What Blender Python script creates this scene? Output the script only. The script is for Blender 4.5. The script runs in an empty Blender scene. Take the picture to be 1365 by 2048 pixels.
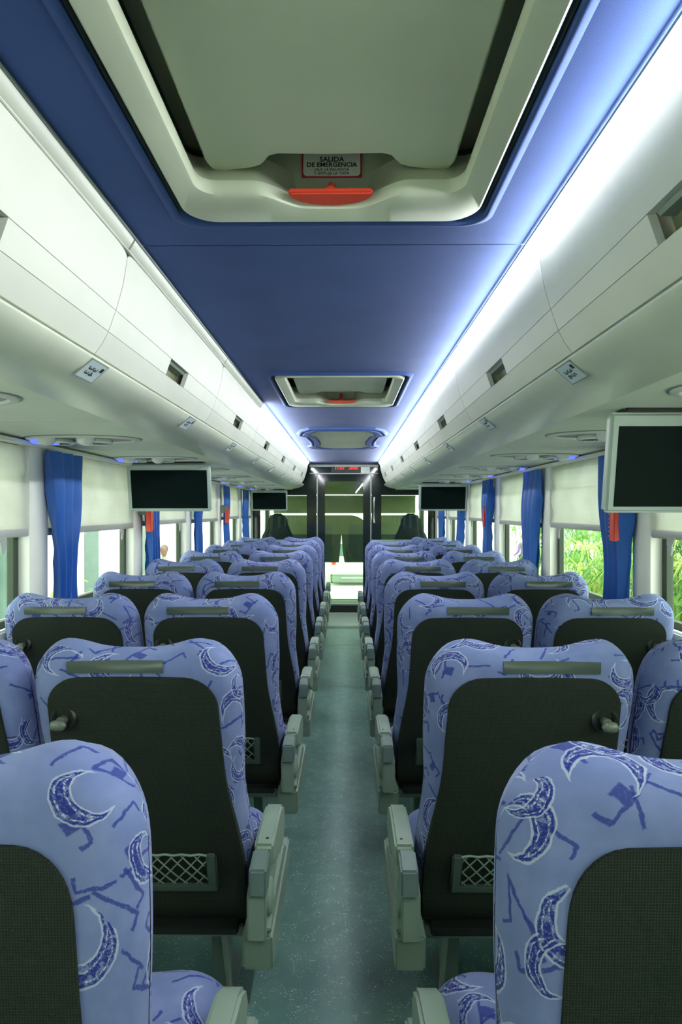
import bpy, bmesh, math, random
from mathutils import Vector, Matrix
random.seed(7)
PI = math.pi
SC = bpy.context.scene
COL = SC.collection

# ------------------------------------------------------------------ camera, sky, exposure
CZ = 1.38                      # eye height above the aisle floor
FPX = 1200.0                   # focal length in pixels of the 1365x2048 frame
cam_d = bpy.data.cameras.new('camera')
cam_d.sensor_fit = 'VERTICAL'
cam_d.sensor_height = 36.0
cam_d.lens = 36.0 * FPX / 2048.0
cam_d.clip_start = 0.02
cam_d.clip_end = 300
cam = bpy.data.objects.new('camera', cam_d)
COL.objects.link(cam)
cam.location = (0.03, 0.0, CZ)
cam.rotation_euler = (PI / 2 - 4.0 / FPX, 0, 10.5 / FPX)
SC.camera = cam

world = bpy.data.worlds.new('sky')
SC.world = world
world.use_nodes = True
wn = world.node_tree
bg = wn.nodes['Background']
bg.inputs['Color'].default_value = (0.93, 1.0, 0.93, 1)
bg.inputs['Strength'].default_value = 3.3

SUN_E = 2.0
sun_d = bpy.data.lights.new('sun', 'SUN')
sun_d.energy = SUN_E
sun_d.angle = math.radians(8)
sun_d.color = (1.0, 0.97, 0.9)
sun = bpy.data.objects.new('sun', sun_d)
COL.objects.link(sun)
sun.location = (4, 4, 12)
sun.rotation_euler = (math.radians(18), math.radians(14), 0)

LED_E = 46.0
VS = SC.view_settings
VS.view_transform = 'Standard'
VS.look = 'None'
VS.gamma = 1.0
VS.use_curve_mapping = False
VS.exposure = 0.66
cy = SC.cycles
cy.use_adaptive_sampling = True; cy.adaptive_threshold = 0.04
cy.max_bounces = 6; cy.diffuse_bounces = 4; cy.glossy_bounces = 3; cy.transmission_bounces = 4; cy.transparent_max_bounces = 12
cy.caustics_reflective = False; cy.caustics_refractive = False

# ------------------------------------------------------------------ node helpers
class NT:
    def __init__(self, name):
        self.m = bpy.data.materials.new(name)
        self.m.use_nodes = True
        self.t = self.m.node_tree
        self.t.nodes.clear()
        self.out = self.t.nodes.new('ShaderNodeOutputMaterial')
    def node(self, typ, **kw):
        n = self.t.nodes.new(typ)
        for k, v in kw.items():
            setattr(n, k, v)
        return n
    def link(self, a, b):
        self.t.links.new(a, b)
    def put(self, sock, v):
        if v is None:
            return
        if isinstance(v, bpy.types.NodeSocket):
            self.link(v, sock)
        elif isinstance(v, (tuple, list)):
            sock.default_value = tuple(v) + ((1,) if len(v) == 3 and sock.type == 'RGBA' else ())
        else:
            sock.default_value = v
    def math(self, op, a, b=None, c=None, clamp=False):
        n = self.node('ShaderNodeMath', operation=op, use_clamp=clamp)
        self.put(n.inputs[0], a); self.put(n.inputs[1], b); self.put(n.inputs[2], c)
        return n.outputs[0]
    def vmath(self, op, a, b=None, scale=None):
        n = self.node('ShaderNodeVectorMath', operation=op)
        self.put(n.inputs[0], a)
        if b is not None: self.put(n.inputs[1], b)
        if scale is not None: self.put(n.inputs['Scale'], scale)
        return n.outputs['Value'] if op in ('LENGTH', 'DOT_PRODUCT', 'DISTANCE') else n.outputs[0]
    def mix(self, f, a, b):
        n = self.node('ShaderNodeMix', data_type='RGBA')
        self.put(n.inputs[0], f); self.put(n.inputs[6], a); self.put(n.inputs[7], b)
        return n.outputs[2]
    def step(self, x, e0, e1):
        n = self.node('ShaderNodeMapRange', interpolation_type='SMOOTHSTEP')
        self.put(n.inputs['Value'], x)
        n.inputs['From Min'].default_value = e0; n.inputs['From Max'].default_value = e1
        return n.outputs[0]
    def noise(self, vec, scale, detail=2.0, rough=0.5, dim='3D'):
        n = self.node('ShaderNodeTexNoise', noise_dimensions=dim)
        if vec is not None: self.link(vec, n.inputs['Vector'])
        n.inputs['Scale'].default_value = scale
        n.inputs['Detail'].default_value = detail
        n.inputs['Roughness'].default_value = rough
        return n.outputs[0]
    def sep(self, v):
        n = self.node('ShaderNodeSeparateXYZ'); self.put(n.inputs[0], v)
        return n.outputs
    def coord(self, which='Object'):
        return self.node('ShaderNodeTexCoord').outputs[which]
    def bump(self, h, strength=0.2, dist=0.002):
        n = self.node('ShaderNodeBump')
        n.inputs['Strength'].default_value = strength
        n.inputs['Distance'].default_value = dist
        self.put(n.inputs['Height'], h)
        return n.outputs[0]
    def bsdf(self, color, rough=0.5, metal=0.0, spec=0.5, normal=None, **kw):
        n = self.node('ShaderNodeBsdfPrincipled')
        self.put(n.inputs['Base Color'], color)
        self.put(n.inputs['Roughness'], rough)
        n.inputs['Metallic'].default_value = metal
        n.inputs['Specular IOR Level'].default_value = spec
        if normal is not None: self.link(normal, n.inputs['Normal'])
        for k, v in kw.items():
            self.put(n.inputs[k.replace('_', ' ')], v)
        return n.outputs[0]
    def done(self, sh):
        self.link(sh, self.out.inputs['Surface'])
        return self.m

def lerp(a, b, f):
    return tuple(a[i] + (b[i] - a[i]) * f for i in range(3))

def plastic(name, col, rough=0.45, grain=0.0, gscale=300.0, var=0.06, metal=0.0, spec=0.5):
    n = NT(name)
    co = n.coord()
    big = n.noise(co, 3.0, 3.0)
    c = n.mix(n.step(big, 0.3, 0.7), tuple(x * (1 - var) for x in col), tuple(min(1, x * (1 + var)) for x in col))
    nor = None
    if grain:
        nor = n.bump(n.noise(co, gscale, 2.0), grain, 0.001)
    return n.done(n.bsdf(c, rough, metal, spec, nor))

def emit(name, col, e):
    n = NT(name)
    s = n.node('ShaderNodeEmission')
    n.put(s.inputs[0], col); s.inputs[1].default_value = e
    return n.done(s.outputs[0])

def glass(name, tint, gloss=0.5):
    n = NT(name)
    tr = n.node('ShaderNodeBsdfTransparent'); n.put(tr.inputs[0], tint)
    gl = n.node('ShaderNodeBsdfGlossy'); gl.inputs['Roughness'].default_value = 0.01
    fr = n.node('ShaderNodeLayerWeight'); fr.inputs['Blend'].default_value = 0.5
    mx = n.node('ShaderNodeMixShader')
    r = n.math('MULTIPLY_ADD', n.math('POWER', fr.outputs['Facing'], 5.0), 0.95 * gloss, 0.04 * gloss)
    n.link(r, mx.inputs[0])
    n.link(tr.outputs[0], mx.inputs[1]); n.link(gl.outputs[0], mx.inputs[2])
    return n.done(mx.outputs[0])

def cloth_translucent(name, col, trans=0.3, seethru=0.0, rough=0.6, lines=0.0):
    n = NT(name)
    co = n.coord()
    c = n.mix(n.step(n.noise(co, 6.0, 3.0), 0.3, 0.7), tuple(x * 0.9 for x in col), col)
    nor = None
    if lines:
        z = n.sep(co)[2]
        w = n.math('SINE', n.math('MULTIPLY', z, lines))
        nor = n.bump(w, 0.15, 0.001)
        c = n.mix(n.math('MULTIPLY_ADD', w, 0.06, 0.06), c, tuple(x * 0.6 for x in col))
    p = n.bsdf(c, rough, 0, 0.35, nor, Sheen_Weight=0.3)
    t = n.node('ShaderNodeBsdfTranslucent'); n.put(t.inputs[0], c)
    m1 = n.node('ShaderNodeMixShader'); m1.inputs[0].default_value = trans
    n.link(p, m1.inputs[1]); n.link(t.outputs[0], m1.inputs[2])
    sh = m1.outputs[0]
    if seethru:
        tr = n.node('ShaderNodeBsdfTransparent')
        m2 = n.node('ShaderNodeMixShader'); m2.inputs[0].default_value = seethru
        n.link(sh, m2.inputs[1]); n.link(tr.outputs[0], m2.inputs[2])
        sh = m2.outputs[0]
    return n.done(sh)

def seat_fabric():
    n = NT('seat_fabric')
    uv = n.coord('UV')
    rnd = n.node('ShaderNodeObjectInfo').outputs['Random']
    off = n.node('ShaderNodeCombineXYZ')
    n.link(n.math('MULTIPLY', rnd, 37.0), off.inputs[0]); n.link(n.math('MULTIPLY', rnd, 91.0), off.inputs[1])
    P0 = n.vmath('ADD', uv, off.outputs[0])
    wob = n.node('ShaderNodeTexNoise', noise_dimensions='2D'); n.link(P0, wob.inputs['Vector'])
    wob.inputs['Scale'].default_value = 28.0; wob.inputs['Detail'].default_value = 4.0; wob.inputs['Roughness'].default_value = 0.6
    P0 = n.vmath('ADD', P0, n.vmath('SCALE', n.vmath('SUBTRACT', wob.outputs['Color'], (0.5, 0.5, 0.5)), scale=0.013))
    fine = n.noise(P0, 260.0, 2.0, 0.7, '2D')
    def cells(scale, shift, rand):
        P = n.vmath('ADD', n.vmath('SCALE', P0, scale=scale), shift)
        v = n.node('ShaderNodeTexVoronoi', voronoi_dimensions='2D', feature='F1')
        n.link(P, v.inputs['Vector']); v.inputs['Scale'].default_value = 1.0
        v.inputs['Randomness'].default_value = rand
        d = n.vmath('SUBTRACT', P, v.outputs['Position'])
        cs = n.sep(v.outputs['Color'])
        r = n.node('ShaderNodeVectorRotate', rotation_type='Z_AXIS')
        n.link(d, r.inputs['Vector']); n.link(n.math('MULTIPLY', cs[0], 6.283), r.inputs['Angle'])
        return r.outputs[0], cs
    base = n.mix(n.step(n.noise(P0, 9.0, 3.0, 0.6, '2D'), 0.3, 0.75), BASE_A, BASE_B)
    base = n.mix(n.math('MULTIPLY', fine, 0.25), base, (0.17, 0.22, 0.50))
    col = base
    DARK, WHITE = (0.016, 0.028, 0.22), (0.46, 0.51, 0.60)
    # short strokes and angles
    for sc, sh, ln, th in ((12.0, (3.3, 1.7, 0), 0.36, 0.042), (9.0, (7.1, 9.2, 0), 0.38, 0.036)):
        d, cs = cells(sc, sh, 0.85)
        x, y, _ = d.node.outputs[0], None, None
        s = n.sep(d)
        a = n.math('MULTIPLY', n.step(n.math('ABSOLUTE', s[1]), th, th * 0.5), n.step(n.math('ABSOLUTE', s[0]), ln, ln * 0.9))
        b = n.math('MULTIPLY', n.step(n.math('ABSOLUTE', n.math('SUBTRACT', s[0], ln * 0.92)), th, th * 0.5),
                   n.step(n.math('ABSOLUTE', n.math('SUBTRACT', s[1], 0.1)), 0.12, 0.10))
        b = n.math('MULTIPLY', b, n.math('GREATER_THAN', cs[1], 0.5))
        sq = n.math('MULTIPLY', n.step(n.math('ABSOLUTE', n.math('SUBTRACT', s[1], 0.12)), 0.13, 0.10),
                    n.step(n.math('ABSOLUTE', s[0]), 0.12, 0.09))
        sq = n.math('MULTIPLY', sq, n.math('GREATER_THAN', cs[2], 0.86))
        m = n.math('MAXIMUM', n.math('MAXIMUM', a, b), sq)
        m = n.math('MULTIPLY', m, n.math('GREATER_THAN', cs[2], 0.18))
        m = n.math('MULTIPLY', m, n.step(fine, 0.15, 0.40))
        col = n.mix(n.math('MULTIPLY', m, 0.85), col, (0.022, 0.036, 0.23))
    # crescents with pale outlines
    for sc, sh, keep in ((7.6, (0.0, 0.0, 0), 0.30), (9.4, (5.5, 2.9, 0), 0.62)):
        d, cs = cells(sc, sh, 0.75)
        l1 = n.vmath('LENGTH', d)
        l2 = n.vmath('LENGTH', n.vmath('SUBTRACT', d, (0.15, 0.05, 0)))
        m = n.math('MINIMUM', n.math('SUBTRACT', 0.36, l1), n.math('SUBTRACT', l2, 0.315))
        on = n.math('GREATER_THAN', cs[1], keep)
        rim = n.math('MULTIPLY', n.step(n.math('ABSOLUTE', n.math('ADD', m, 0.012)), 0.017, 0.007), on)
        fill = n.math('MULTIPLY', n.math('MULTIPLY', n.step(m, -0.004, 0.008), on), n.step(n.noise(P0, 90.0, 3.0, 0.7, '2D'), 0.36, 0.50))
        mid = n.math('MULTIPLY', n.step(n.math('ABSOLUTE', n.math('SUBTRACT', m, 0.045)), 0.014, 0.004), on)
        col = n.mix(n.math('MULTIPLY', rim, 0.7), col, WHITE)
        col = n.mix(n.math('MULTIPLY', fill, n.step(fine, 0.15, 0.5)), col, DARK)
        col = n.mix(n.math('MULTIPLY', mid, n.step(fine, 0.4, 0.6)), col, WHITE)
    nor = n.bump(fine, 0.12, 0.001)
    return n.done(n.bsdf(col, 0.85, 0, 0.2, nor, Sheen_Weight=0.1))

BASE_A, BASE_B = (0.145, 0.19, 0.37), (0.205, 0.25, 0.45)

def mesh_cloth():
    n = NT('black_weave')
    s = n.sep(n.coord())
    a = n.math('SINE', n.math('MULTIPLY', n.math('ADD', s[0], s[2]), 900.0))
    b = n.math('SINE', n.math('MULTIPLY', n.math('SUBTRACT', s[0], s[2]), 900.0))
    w = n.math('MULTIPLY_ADD', n.math('MULTIPLY', a, b), 0.5, 0.5)
    c = n.mix(w, (0.008, 0.012, 0.008), (0.028, 0.038, 0.026))
    c = n.mix(n.step(n.noise(n.coord(), 7.0, 3.0), 0.45, 0.75), c, (0.012, 0.024, 0.015))
    return n.done(n.bsdf(c, 0.8, 0, 0.25, n.bump(w, 0.5, 0.001)))

def floor_vinyl():
    n = NT('floor_vinyl')
    co = n.coord()
    f = n.noise(co, 170.0, 2.0, 0.7)
    g = n.noise(co, 22.0, 3.0, 0.7)
    big = n.noise(co, 5.0, 3.0, 0.6)
    c = n.mix(n.step(big, 0.35, 0.7), (0.088, 0.185, 0.163), (0.125, 0.235, 0.205))
    sp = n.math('MULTIPLY', n.step(f, 0.56, 0.66), n.step(g, 0.47, 0.60))
    c = n.mix(n.math('MULTIPLY', sp, 0.95), c, (0.50, 0.62, 0.55))
    c = n.mix(n.math('MULTIPLY', n.step(f, 0.44, 0.34), 0.5), c, (0.05, 0.13, 0.12))
    r = n.math('MULTIPLY_ADD', big, 0.12, 0.30)
    return n.done(n.bsdf(c, r, 0, 0.4, n.bump(f, 0.05, 0.001)))

def ceiling_cloth():
    n = NT('ceiling_cloth')
    co = n.coord()
    c = n.mix(n.step(n.noise(co, 4.0, 3.0), 0.3, 0.7), (0.036, 0.078, 0.255), (0.046, 0.092, 0.29))
    f = n.noise(co, 500.0, 2.0)
    c = n.mix(n.math('MULTIPLY', f, 0.3), c, (0.07, 0.12, 0.32))
    return n.done(n.bsdf(c, 0.85, 0, 0.15, n.bump(f, 0.2, 0.001), Sheen_Weight=0.06))

def leafy(name, a, b):
    n = NT(name)
    c = n.mix(n.step(n.noise(n.coord(), 5.0, 3.0), 0.35, 0.65), a, b)
    p = n.bsdf(c, 0.5, 0, 0.3)
    t = n.node('ShaderNodeBsdfTranslucent'); n.put(t.inputs[0], c)
    m = n.node('ShaderNodeMixShader'); m.inputs[0].default_value = 0.4
    n.link(p, m.inputs[1]); n.link(t.outputs[0], m.inputs[2])
    return n.done(m.outputs[0])

M = {}
M['fabric'] = seat_fabric()
M['weave'] = mesh_cloth()
M['floor'] = floor_vinyl()
M['ceil'] = ceiling_cloth()
M['white'] = plastic('bin_white', (0.70, 0.715, 0.635), 0.5, 0.08, 500, 0.04, 0.0, 0.25)
M['cream'] = plastic('cream_plastic', (0.66, 0.69, 0.58), 0.5, 0.15, 400)
M['soffit'] = plastic('soffit_plastic', (0.70, 0.76, 0.60), 0.6, 0.2, 600)
M['rail'] = plastic('rail_plastic', (0.66, 0.70, 0.57), 0.3, 0.05, 500)
M['hatch'] = plastic('hatch_plastic', (0.56, 0.61, 0.47), 0.5, 0.15, 700)
M['armgrey'] = plastic('arm_plastic', (0.24, 0.32, 0.25), 0.42, 0.2, 500)
M['armdark'] = plastic('arm_dark_plastic', (0.13, 0.19, 0.17), 0.4, 0.1, 500)
M['frame_steel'] = plastic('frame_steel', (0.30, 0.36, 0.29), 0.4, 0, 1, 0.08, 0.3)
M['black'] = plastic('black_plastic', (0.012, 0.016, 0.014), 0.35)
M['pocket'] = plastic('pocket_frame', (0.075, 0.11, 0.09), 0.45)
M['net'] = plastic('net_cord', (0.20, 0.27, 0.20), 0.6)
M['knob'] = plastic('knob_grey', (0.12, 0.15, 0.115), 0.28)
M['holder'] = plastic('label_holder', (0.060, 0.082, 0.066), 0.22)
M['pillar'] = plastic('pillar_plastic', (0.82, 0.83, 0.75), 0.5, 0.1, 400)
M['gasket'] = plastic('gasket_rubber', (0.03, 0.05, 0.03), 0.6)
M['blind'] = cloth_translucent('blind_cloth', (0.78, 0.79, 0.72), 0.45, 0.14, 0.8, 900.0)
M['bar'] = plastic('blind_bar', (0.42, 0.43, 0.40), 0.4)
M['curtain'] = cloth_translucent('curtain_satin', (0.032, 0.165, 0.60), 0.18, 0.0, 0.40)
M['red'] = plastic('red_plastic', (0.75, 0.065, 0.03), 0.4)
M['tvframe'] = plastic('tv_frame', (0.46, 0.55, 0.50), 0.4)
M['tvscreen'] = plastic('tv_screen', (0.004, 0.011, 0.010), 0.45, 0, 1, 0.06, 0, 0.06)
M['led_on'] = emit('led_on', (0.93, 0.96, 1.0), LED_E)
M['led_off'] = plastic('led_off', (0.52, 0.55, 0.46), 0.35)
M['chrome'] = plastic('chrome', (0.7, 0.72, 0.7), 0.15, 0, 1, 0.02, 0.9)
M['ventin'] = plastic('vent_inside', (0.10, 0.13, 0.10), 0.5)
M['blue_lens'] = emit('blue_lens', (0.14, 0.20, 1.0), 0.9)
M['lens'] = plastic('lamp_lens', (0.75, 0.78, 0.72), 0.15)
M['blackglass'] = plastic('black_gloss', (0.012, 0.020, 0.017), 0.08)
M['winglass'] = glass('window_glass', (0.93, 0.98, 0.93))
M['doorglass'] = glass('door_glass', (0.80, 0.90, 0.78), 1.2)
M['metal'] = plastic('alu', (0.36, 0.40, 0.37), 0.4, 0, 1, 0.04, 0.7)
M['greygreen'] = plastic('greygreen_panel', (0.34, 0.43, 0.36), 0.5, 0.1, 300)
M['ledred'] = emit('led_digits', (1.0, 0.03, 0.03), 2.2)
M['paper'] = plastic('sticker_white', (0.88, 0.92, 0.88), 0.4)
M['ink'] = plastic('ink_black', (0.02, 0.035, 0.03), 0.5)
M['inkgrey'] = plastic('ink_grey', (0.30, 0.33, 0.32), 0.5)
M['stickred'] = plastic('sticker_red', (0.62, 0.03, 0.06), 0.4)
M['plate'] = plastic('plate_blue', (0.56, 0.66, 0.68), 0.4)
M['grille'] = plastic('grille_cream', (0.52, 0.56, 0.42), 0.5)
M['pocket_olive'] = plastic('latch_pocket_olive', (0.17, 0.19, 0.11), 0.4)
M['shade'] = cloth_translucent('cab_shade', (0.30, 0.32, 0.19), 0.25, 0.0, 0.8)
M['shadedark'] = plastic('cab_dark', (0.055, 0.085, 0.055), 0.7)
M['visor'] = plastic('cab_visor', (0.42, 0.44, 0.24), 0.6)
M['darkseat'] = plastic('cab_seat_cloth', (0.025, 0.035, 0.03), 0.8, 0.2, 200)
M['concrete'] = plastic('pale_concrete', (0.62, 0.62, 0.58), 0.85, 0.3, 30, 0.1)
M['render'] = plastic('white_render', (0.66, 0.67, 0.63), 0.8, 0.2, 40)
M['teal'] = plastic('teal_paint', (0.22, 0.55, 0.48), 0.6)
M['stone'] = plastic('grey_stone', (0.36, 0.38, 0.35), 0.8)
M['bglass'] = plastic('building_glass', (0.07, 0.13, 0.11), 0.2, 0, 1, 0.06, 0, 0.2)
M['carpaint'] = plastic('car_white', (0.82, 0.83, 0.82), 0.2)
M['cargrey'] = plastic('car_bumper', (0.22, 0.26, 0.24), 0.5)
M['tyre'] = plastic('tyre', (0.02, 0.02, 0.02), 0.8)
M['leafA'] = leafy('leaf_green', (0.13, 0.36, 0.05), (0.30, 0.52, 0.12))
M['leafB'] = leafy('leaf_deep', (0.05, 0.20, 0.04), (0.14, 0.34, 0.08))
M['leafY'] = leafy('leaf_yellow', (0.40, 0.52, 0.10), (0.55, 0.60, 0.22))
M['flower'] = leafy('flower_red', (0.65, 0.06, 0.10), (0.75, 0.20, 0.22))
M['stemg'] = plastic('plant_stem', (0.22, 0.36, 0.08), 0.6)
M['skin'] = plastic('skin', (0.22, 0.12, 0.08), 0.6)
M['hair'] = plastic('hair', (0.06, 0.035, 0.025), 0.7)
M['purple'] = plastic('purple_top', (0.22, 0.11, 0.34), 0.8)
M['olive_top'] = plastic('olive_top', (0.30, 0.30, 0.22), 0.8)
M['trouser'] = plastic('dark_trousers', (0.05, 0.05, 0.07), 0.8)

# ------------------------------------------------------------------ mesh helpers
class B:
    """collects geometry for ONE mesh"""
    def __init__(self):
        self.v = []; self.f = []; self.uv = []
    def add(self, vs, fs, uvs=None):
        o = len(self.v)
        self.v += [tuple(p) for p in vs]
        self.f += [tuple(i + o for i in f) for f in fs]
        self.uv += list(uvs) if uvs else [(p[0] + 0.37 * p[1], p[2] + 0.61 * p[1]) for p in vs]
        return self
    def bmadd(self, bm):
        bm.verts.index_update()
        self.add([v.co[:] for v in bm.verts], [[v.index for v in f.verts] for f in bm.faces])
        bm.free()
        return self
    def box(self, x0, x1, y0, y1, z0, z1, bev=0.0, seg=2):
        x0, x1 = min(x0, x1), max(x0, x1)
        bm = bmesh.new()
        bmesh.ops.create_cube(bm, size=1.0)
        for v in bm.verts:
            v.co = ((x0 + x1) / 2 + v.co.x * (x1 - x0), (y0 + y1) / 2 + v.co.y * (y1 - y0), (z0 + z1) / 2 + v.co.z * (z1 - z0))
        if bev:
            bmesh.ops.bevel(bm, geom=bm.edges[:], offset=bev, segments=seg, affect='EDGES', clamp_overlap=True)
        return self.bmadd(bm)
    def prism(self, pts, axis, a, b, bev=0.0, seg=2):
        """polygon pts extruded along axis; pts are the two other coordinates in xyz order"""
        def P(p, t):
            if axis == 'x': return (t, p[0], p[1])
            if axis == 'y': return (p[0], t, p[1])
            return (p[0], p[1], t)
        n = len(pts)
        bm = bmesh.new()
        A = [bm.verts.new(P(p, a)) for p in pts]
        C = [bm.verts.new(P(p, b)) for p in pts]
        bm.faces.new(A); bm.faces.new(C[::-1])
        for i in range(n):
            bm.faces.new((A[i], C[i], C[(i + 1) % n], A[(i + 1) % n]))
        bmesh.ops.recalc_face_normals(bm, faces=bm.faces[:])
        if bev:
            bmesh.ops.bevel(bm, geom=bm.edges[:], offset=bev, segments=seg, affect='EDGES', clamp_overlap=True)
        return self.bmadd(bm)
    def tube(self, path, r, sides=6, cap=True):
        path = [Vector(p) for p in path]
        rings = []
        for i, p in enumerate(path):
            d = (path[min(i + 1, len(path) - 1)] - path[max(i - 1, 0)]).normalized()
            u = d.cross(Vector((0, 0, 1)))
            if u.length < 1e-3: u = d.cross(Vector((0, 1, 0)))
            u.normalize(); w = d.cross(u)
            rr = r[i] if isinstance(r, (list, tuple)) else r
            rings.append([p + (u * math.cos(2 * PI * k / sides) + w * math.sin(2 * PI * k / sides)) * rr for k in range(sides)])
        return self.loft(rings, cap)
    def loft(self, rings, cap=True, closed=True):
        n = len(rings[0]); vs = [p for r in rings for p in r]; fs = []
        for i in range(len(rings) - 1):
            for k in range(n if closed else n - 1):
                k2 = (k + 1) % n
                fs.append((i * n + k, i * n + k2, (i + 1) * n + k2, (i + 1) * n + k))
        if cap:
            fs.append(tuple(range(n))[::-1]); fs.append(tuple((len(rings) - 1) * n + k for k in range(n)))
        return self.add(vs, fs)
    def lathe(self, prof, origin, axis, sides=20):
        """prof: (radius, height along axis)"""
        ax = Vector(axis).normalized(); o = Vector(origin)
        u = ax.cross(Vector((0, 0, 1)))
        if u.length < 1e-3: u = Vector((1, 0, 0))
        u.normalize(); w = ax.cross(u)
        return self.loft([[o + ax * h + (u * math.cos(2 * PI * k / sides) + w * math.sin(2 * PI * k / sides)) * max(r, 1e-5)
                           for k in range(sides)] for r, h in prof])
    def grid(self, rows, closed=False, uvs=None):
        nr, nc = len(rows), len(rows[0])
        fs = []
        for i in range(nr - 1):
            for j in range(nc - 1):
                fs.append((i * nc + j, i * nc + j + 1, (i + 1) * nc + j + 1, (i + 1) * nc + j))
        return self.add([p for r in rows for p in r], fs, [u for r in uvs for u in r] if uvs else None)
    def mesh(self, name, smooth=40, weld=False):
        me = bpy.data.meshes.new(name)
        me.from_pydata(self.v, [], self.f)
        uvl = me.uv_layers.new(name='UVMap')
        idx = [0] * len(me.loops)
        me.loops.foreach_get('vertex_index', idx)
        flat = [c for i in idx for c in self.uv[i]]
        uvl.data.foreach_set('uv', flat)
        bm = bmesh.new(); bm.from_mesh(me)
        if weld: bmesh.ops.remove_doubles(bm, verts=bm.verts[:], dist=1e-5)
        bmesh.ops.recalc_face_normals(bm, faces=bm.faces[:])
        bm.to_mesh(me); bm.free()
        if smooth:
            me.shade_smooth()
            me.set_sharp_from_angle(angle=math.radians(smooth))
        return me

def obj(name, mesh, mat, parent=None, loc=None, rot=None):
    if isinstance(mesh, B): mesh = mesh.mesh(name)
    o = bpy.data.objects.new(name, mesh)
    if mat is not None:
        if not mesh.materials: mesh.materials.append(mat)
    COL.objects.link(o)
    if parent is not None: o.parent = parent
    if loc: o.location = loc
    if rot: o.rotation_euler = rot
    return o

def tag(o, label, cat, group=None):
    o['label'] = label; o['category'] = cat
    if group: o['group'] = group
    return o

def thing(name, label, cat, loc=(0, 0, 0), rot=(0, 0, 0), group=None):
    o = bpy.data.objects.new(name, None)
    o.empty_display_size = 0.05
    COL.objects.link(o)
    o.location = loc; o.rotation_euler = rot
    return tag(o, label, cat, group)

def struct(name, mesh=None, mat=None, label=None):
    if mesh is None:
        o = bpy.data.objects.new(name, None); COL.objects.link(o)
    else:
        o = obj(name, mesh, mat)
    o['kind'] = 'structure'
    if label: o['label'] = label
    return o

def text_mesh(s, size, depth=0.0004, align='CENTER', bold=0.0):
    cu = bpy.data.curves.new('lettering', 'FONT')
    cu.body = s; cu.size = size; cu.extrude = depth; cu.align_x = align; cu.align_y = 'CENTER'
    cu.offset = bold
    cu.resolution_u = 2
    t = bpy.data.objects.new('lettering', cu)
    COL.objects.link(t)
    dg = bpy.context.evaluated_depsgraph_get(); dg.update()
    me = bpy.data.meshes.new_from_object(t.evaluated_get(dg))
    bpy.data.objects.remove(t); bpy.data.curves.remove(cu)
    return me

def rrect(a, y0, y1, r, n=6):
    """rounded rectangle loop (x,y) centred on x=0"""
    pts = []
    for cx, cy, a0 in ((a - r, y1 - r, 0), (-a + r, y1 - r, PI / 2), (-a + r, y0 + r, PI), (a - r, y0 + r, 1.5 * PI)):
        for k in range(n + 1):
            t = a0 + PI / 2 * k / n
            pts.append((cx + r * math.cos(t), cy + r * math.sin(t)))
    return pts

ORD = ['rearmost', 'second', 'third', 'fourth', 'fifth', 'sixth', 'seventh', 'eighth', 'ninth']
NTH = ['first', 'second', 'third', 'fourth', 'fifth', 'sixth', 'seventh', 'eighth', 'ninth', 'tenth']

# ------------------------------------------------------------------ the setting
Y0, YB, YF = -1.05, 8.05, 9.95       # rear wall, bulkhead, front of the cab
XW = 1.235                            # inner face of the side walls
ZS = 1.652                            # soffit height
ZC = 1.98                             # ceiling height
PILLARS = [2.43 + 1.16 * k for k in range(-3, 5)]

floor = struct('floor', B().box(-1.30, 1.30, Y0 - 0.05, YB + 0.03, -0.08, 0.0), M['floor'], 'speckled teal vinyl floor of the aisle')
for y, w in ((4.70, 0.006), (5.98, 0.010), (6.13, 0.006), (7.56, 0.008)):
    obj('floor_seam', B().box(-0.20, 0.20, y - w / 2, y + w / 2, 0.0, 0.0015), M['metal'], floor)
obj('floor_threshold', B().box(-0.21, 0.21, 7.02, 7.06, 0.0, 0.006, 0.002), M['metal'], floor)
obj('floor_joint', B().box(-0.20, 0.20, 7.062, 7.10, 0.0, 0.002), M['gasket'], floor)
obj('floor_mat', B().box(-0.20, 0.20, 7.11, 8.0, 0.0, 0.004, 0.001), M['greygreen'], floor)

struct('wall_rear', B().box(-1.30, 1.30, Y0 - 0.06, Y0, 0, 2.2), M['cream'], 'plain cream rear wall behind the last seats')
struct('roof_shell', B().box(-1.36, 1.36, Y0 - 0.06, YF + 0.1, 2.2, 2.26), M['cream'], 'outer roof skin of the coach')

for side, s in (('left', -1), ('right', 1)):
    w = struct('wall_' + side, B().box(s * XW, s * (XW + 0.07), Y0, YB + 0.05, 0, 0.93, 0.004), M['cream'],
               'cream side wall of the coach below and between the %s windows' % side)
    obj('window_header', B().box(s * XW, s * (XW + 0.07), Y0, YB + 0.05, 1.64, 2.2), M['cream'], w)
    obj('window_ledge', B().box(s * (XW - 0.03), s * XW, Y0, YB, 0.90, 0.945, 0.008), M['pillar'], w)
    for y in PILLARS:
        obj('pillar', B().prism([(s * (XW + 0.07), y - 0.075), (s * (XW - 0.012), y - 0.07), (s * (XW - 0.022), y - 0.055),
                                 (s * (XW - 0.022), y + 0.055), (s * (XW - 0.012), y + 0.07), (s * (XW + 0.07), y + 0.075)],
                                'z', 0.93, 1.64), M['pillar'], w)
    obj('pillar', B().box(s * (XW - 0.01), s * (XW + 0.07), 7.88, YB + 0.05, 0.93, 1.64), M['pillar'], w)
    obj('curtain_rail', B().box(s * (XW - 0.055), s * (XW - 0.005), Y0, YB, ZS - 0.022, ZS - 0.008, 0.003), M['pillar'], w)

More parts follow.
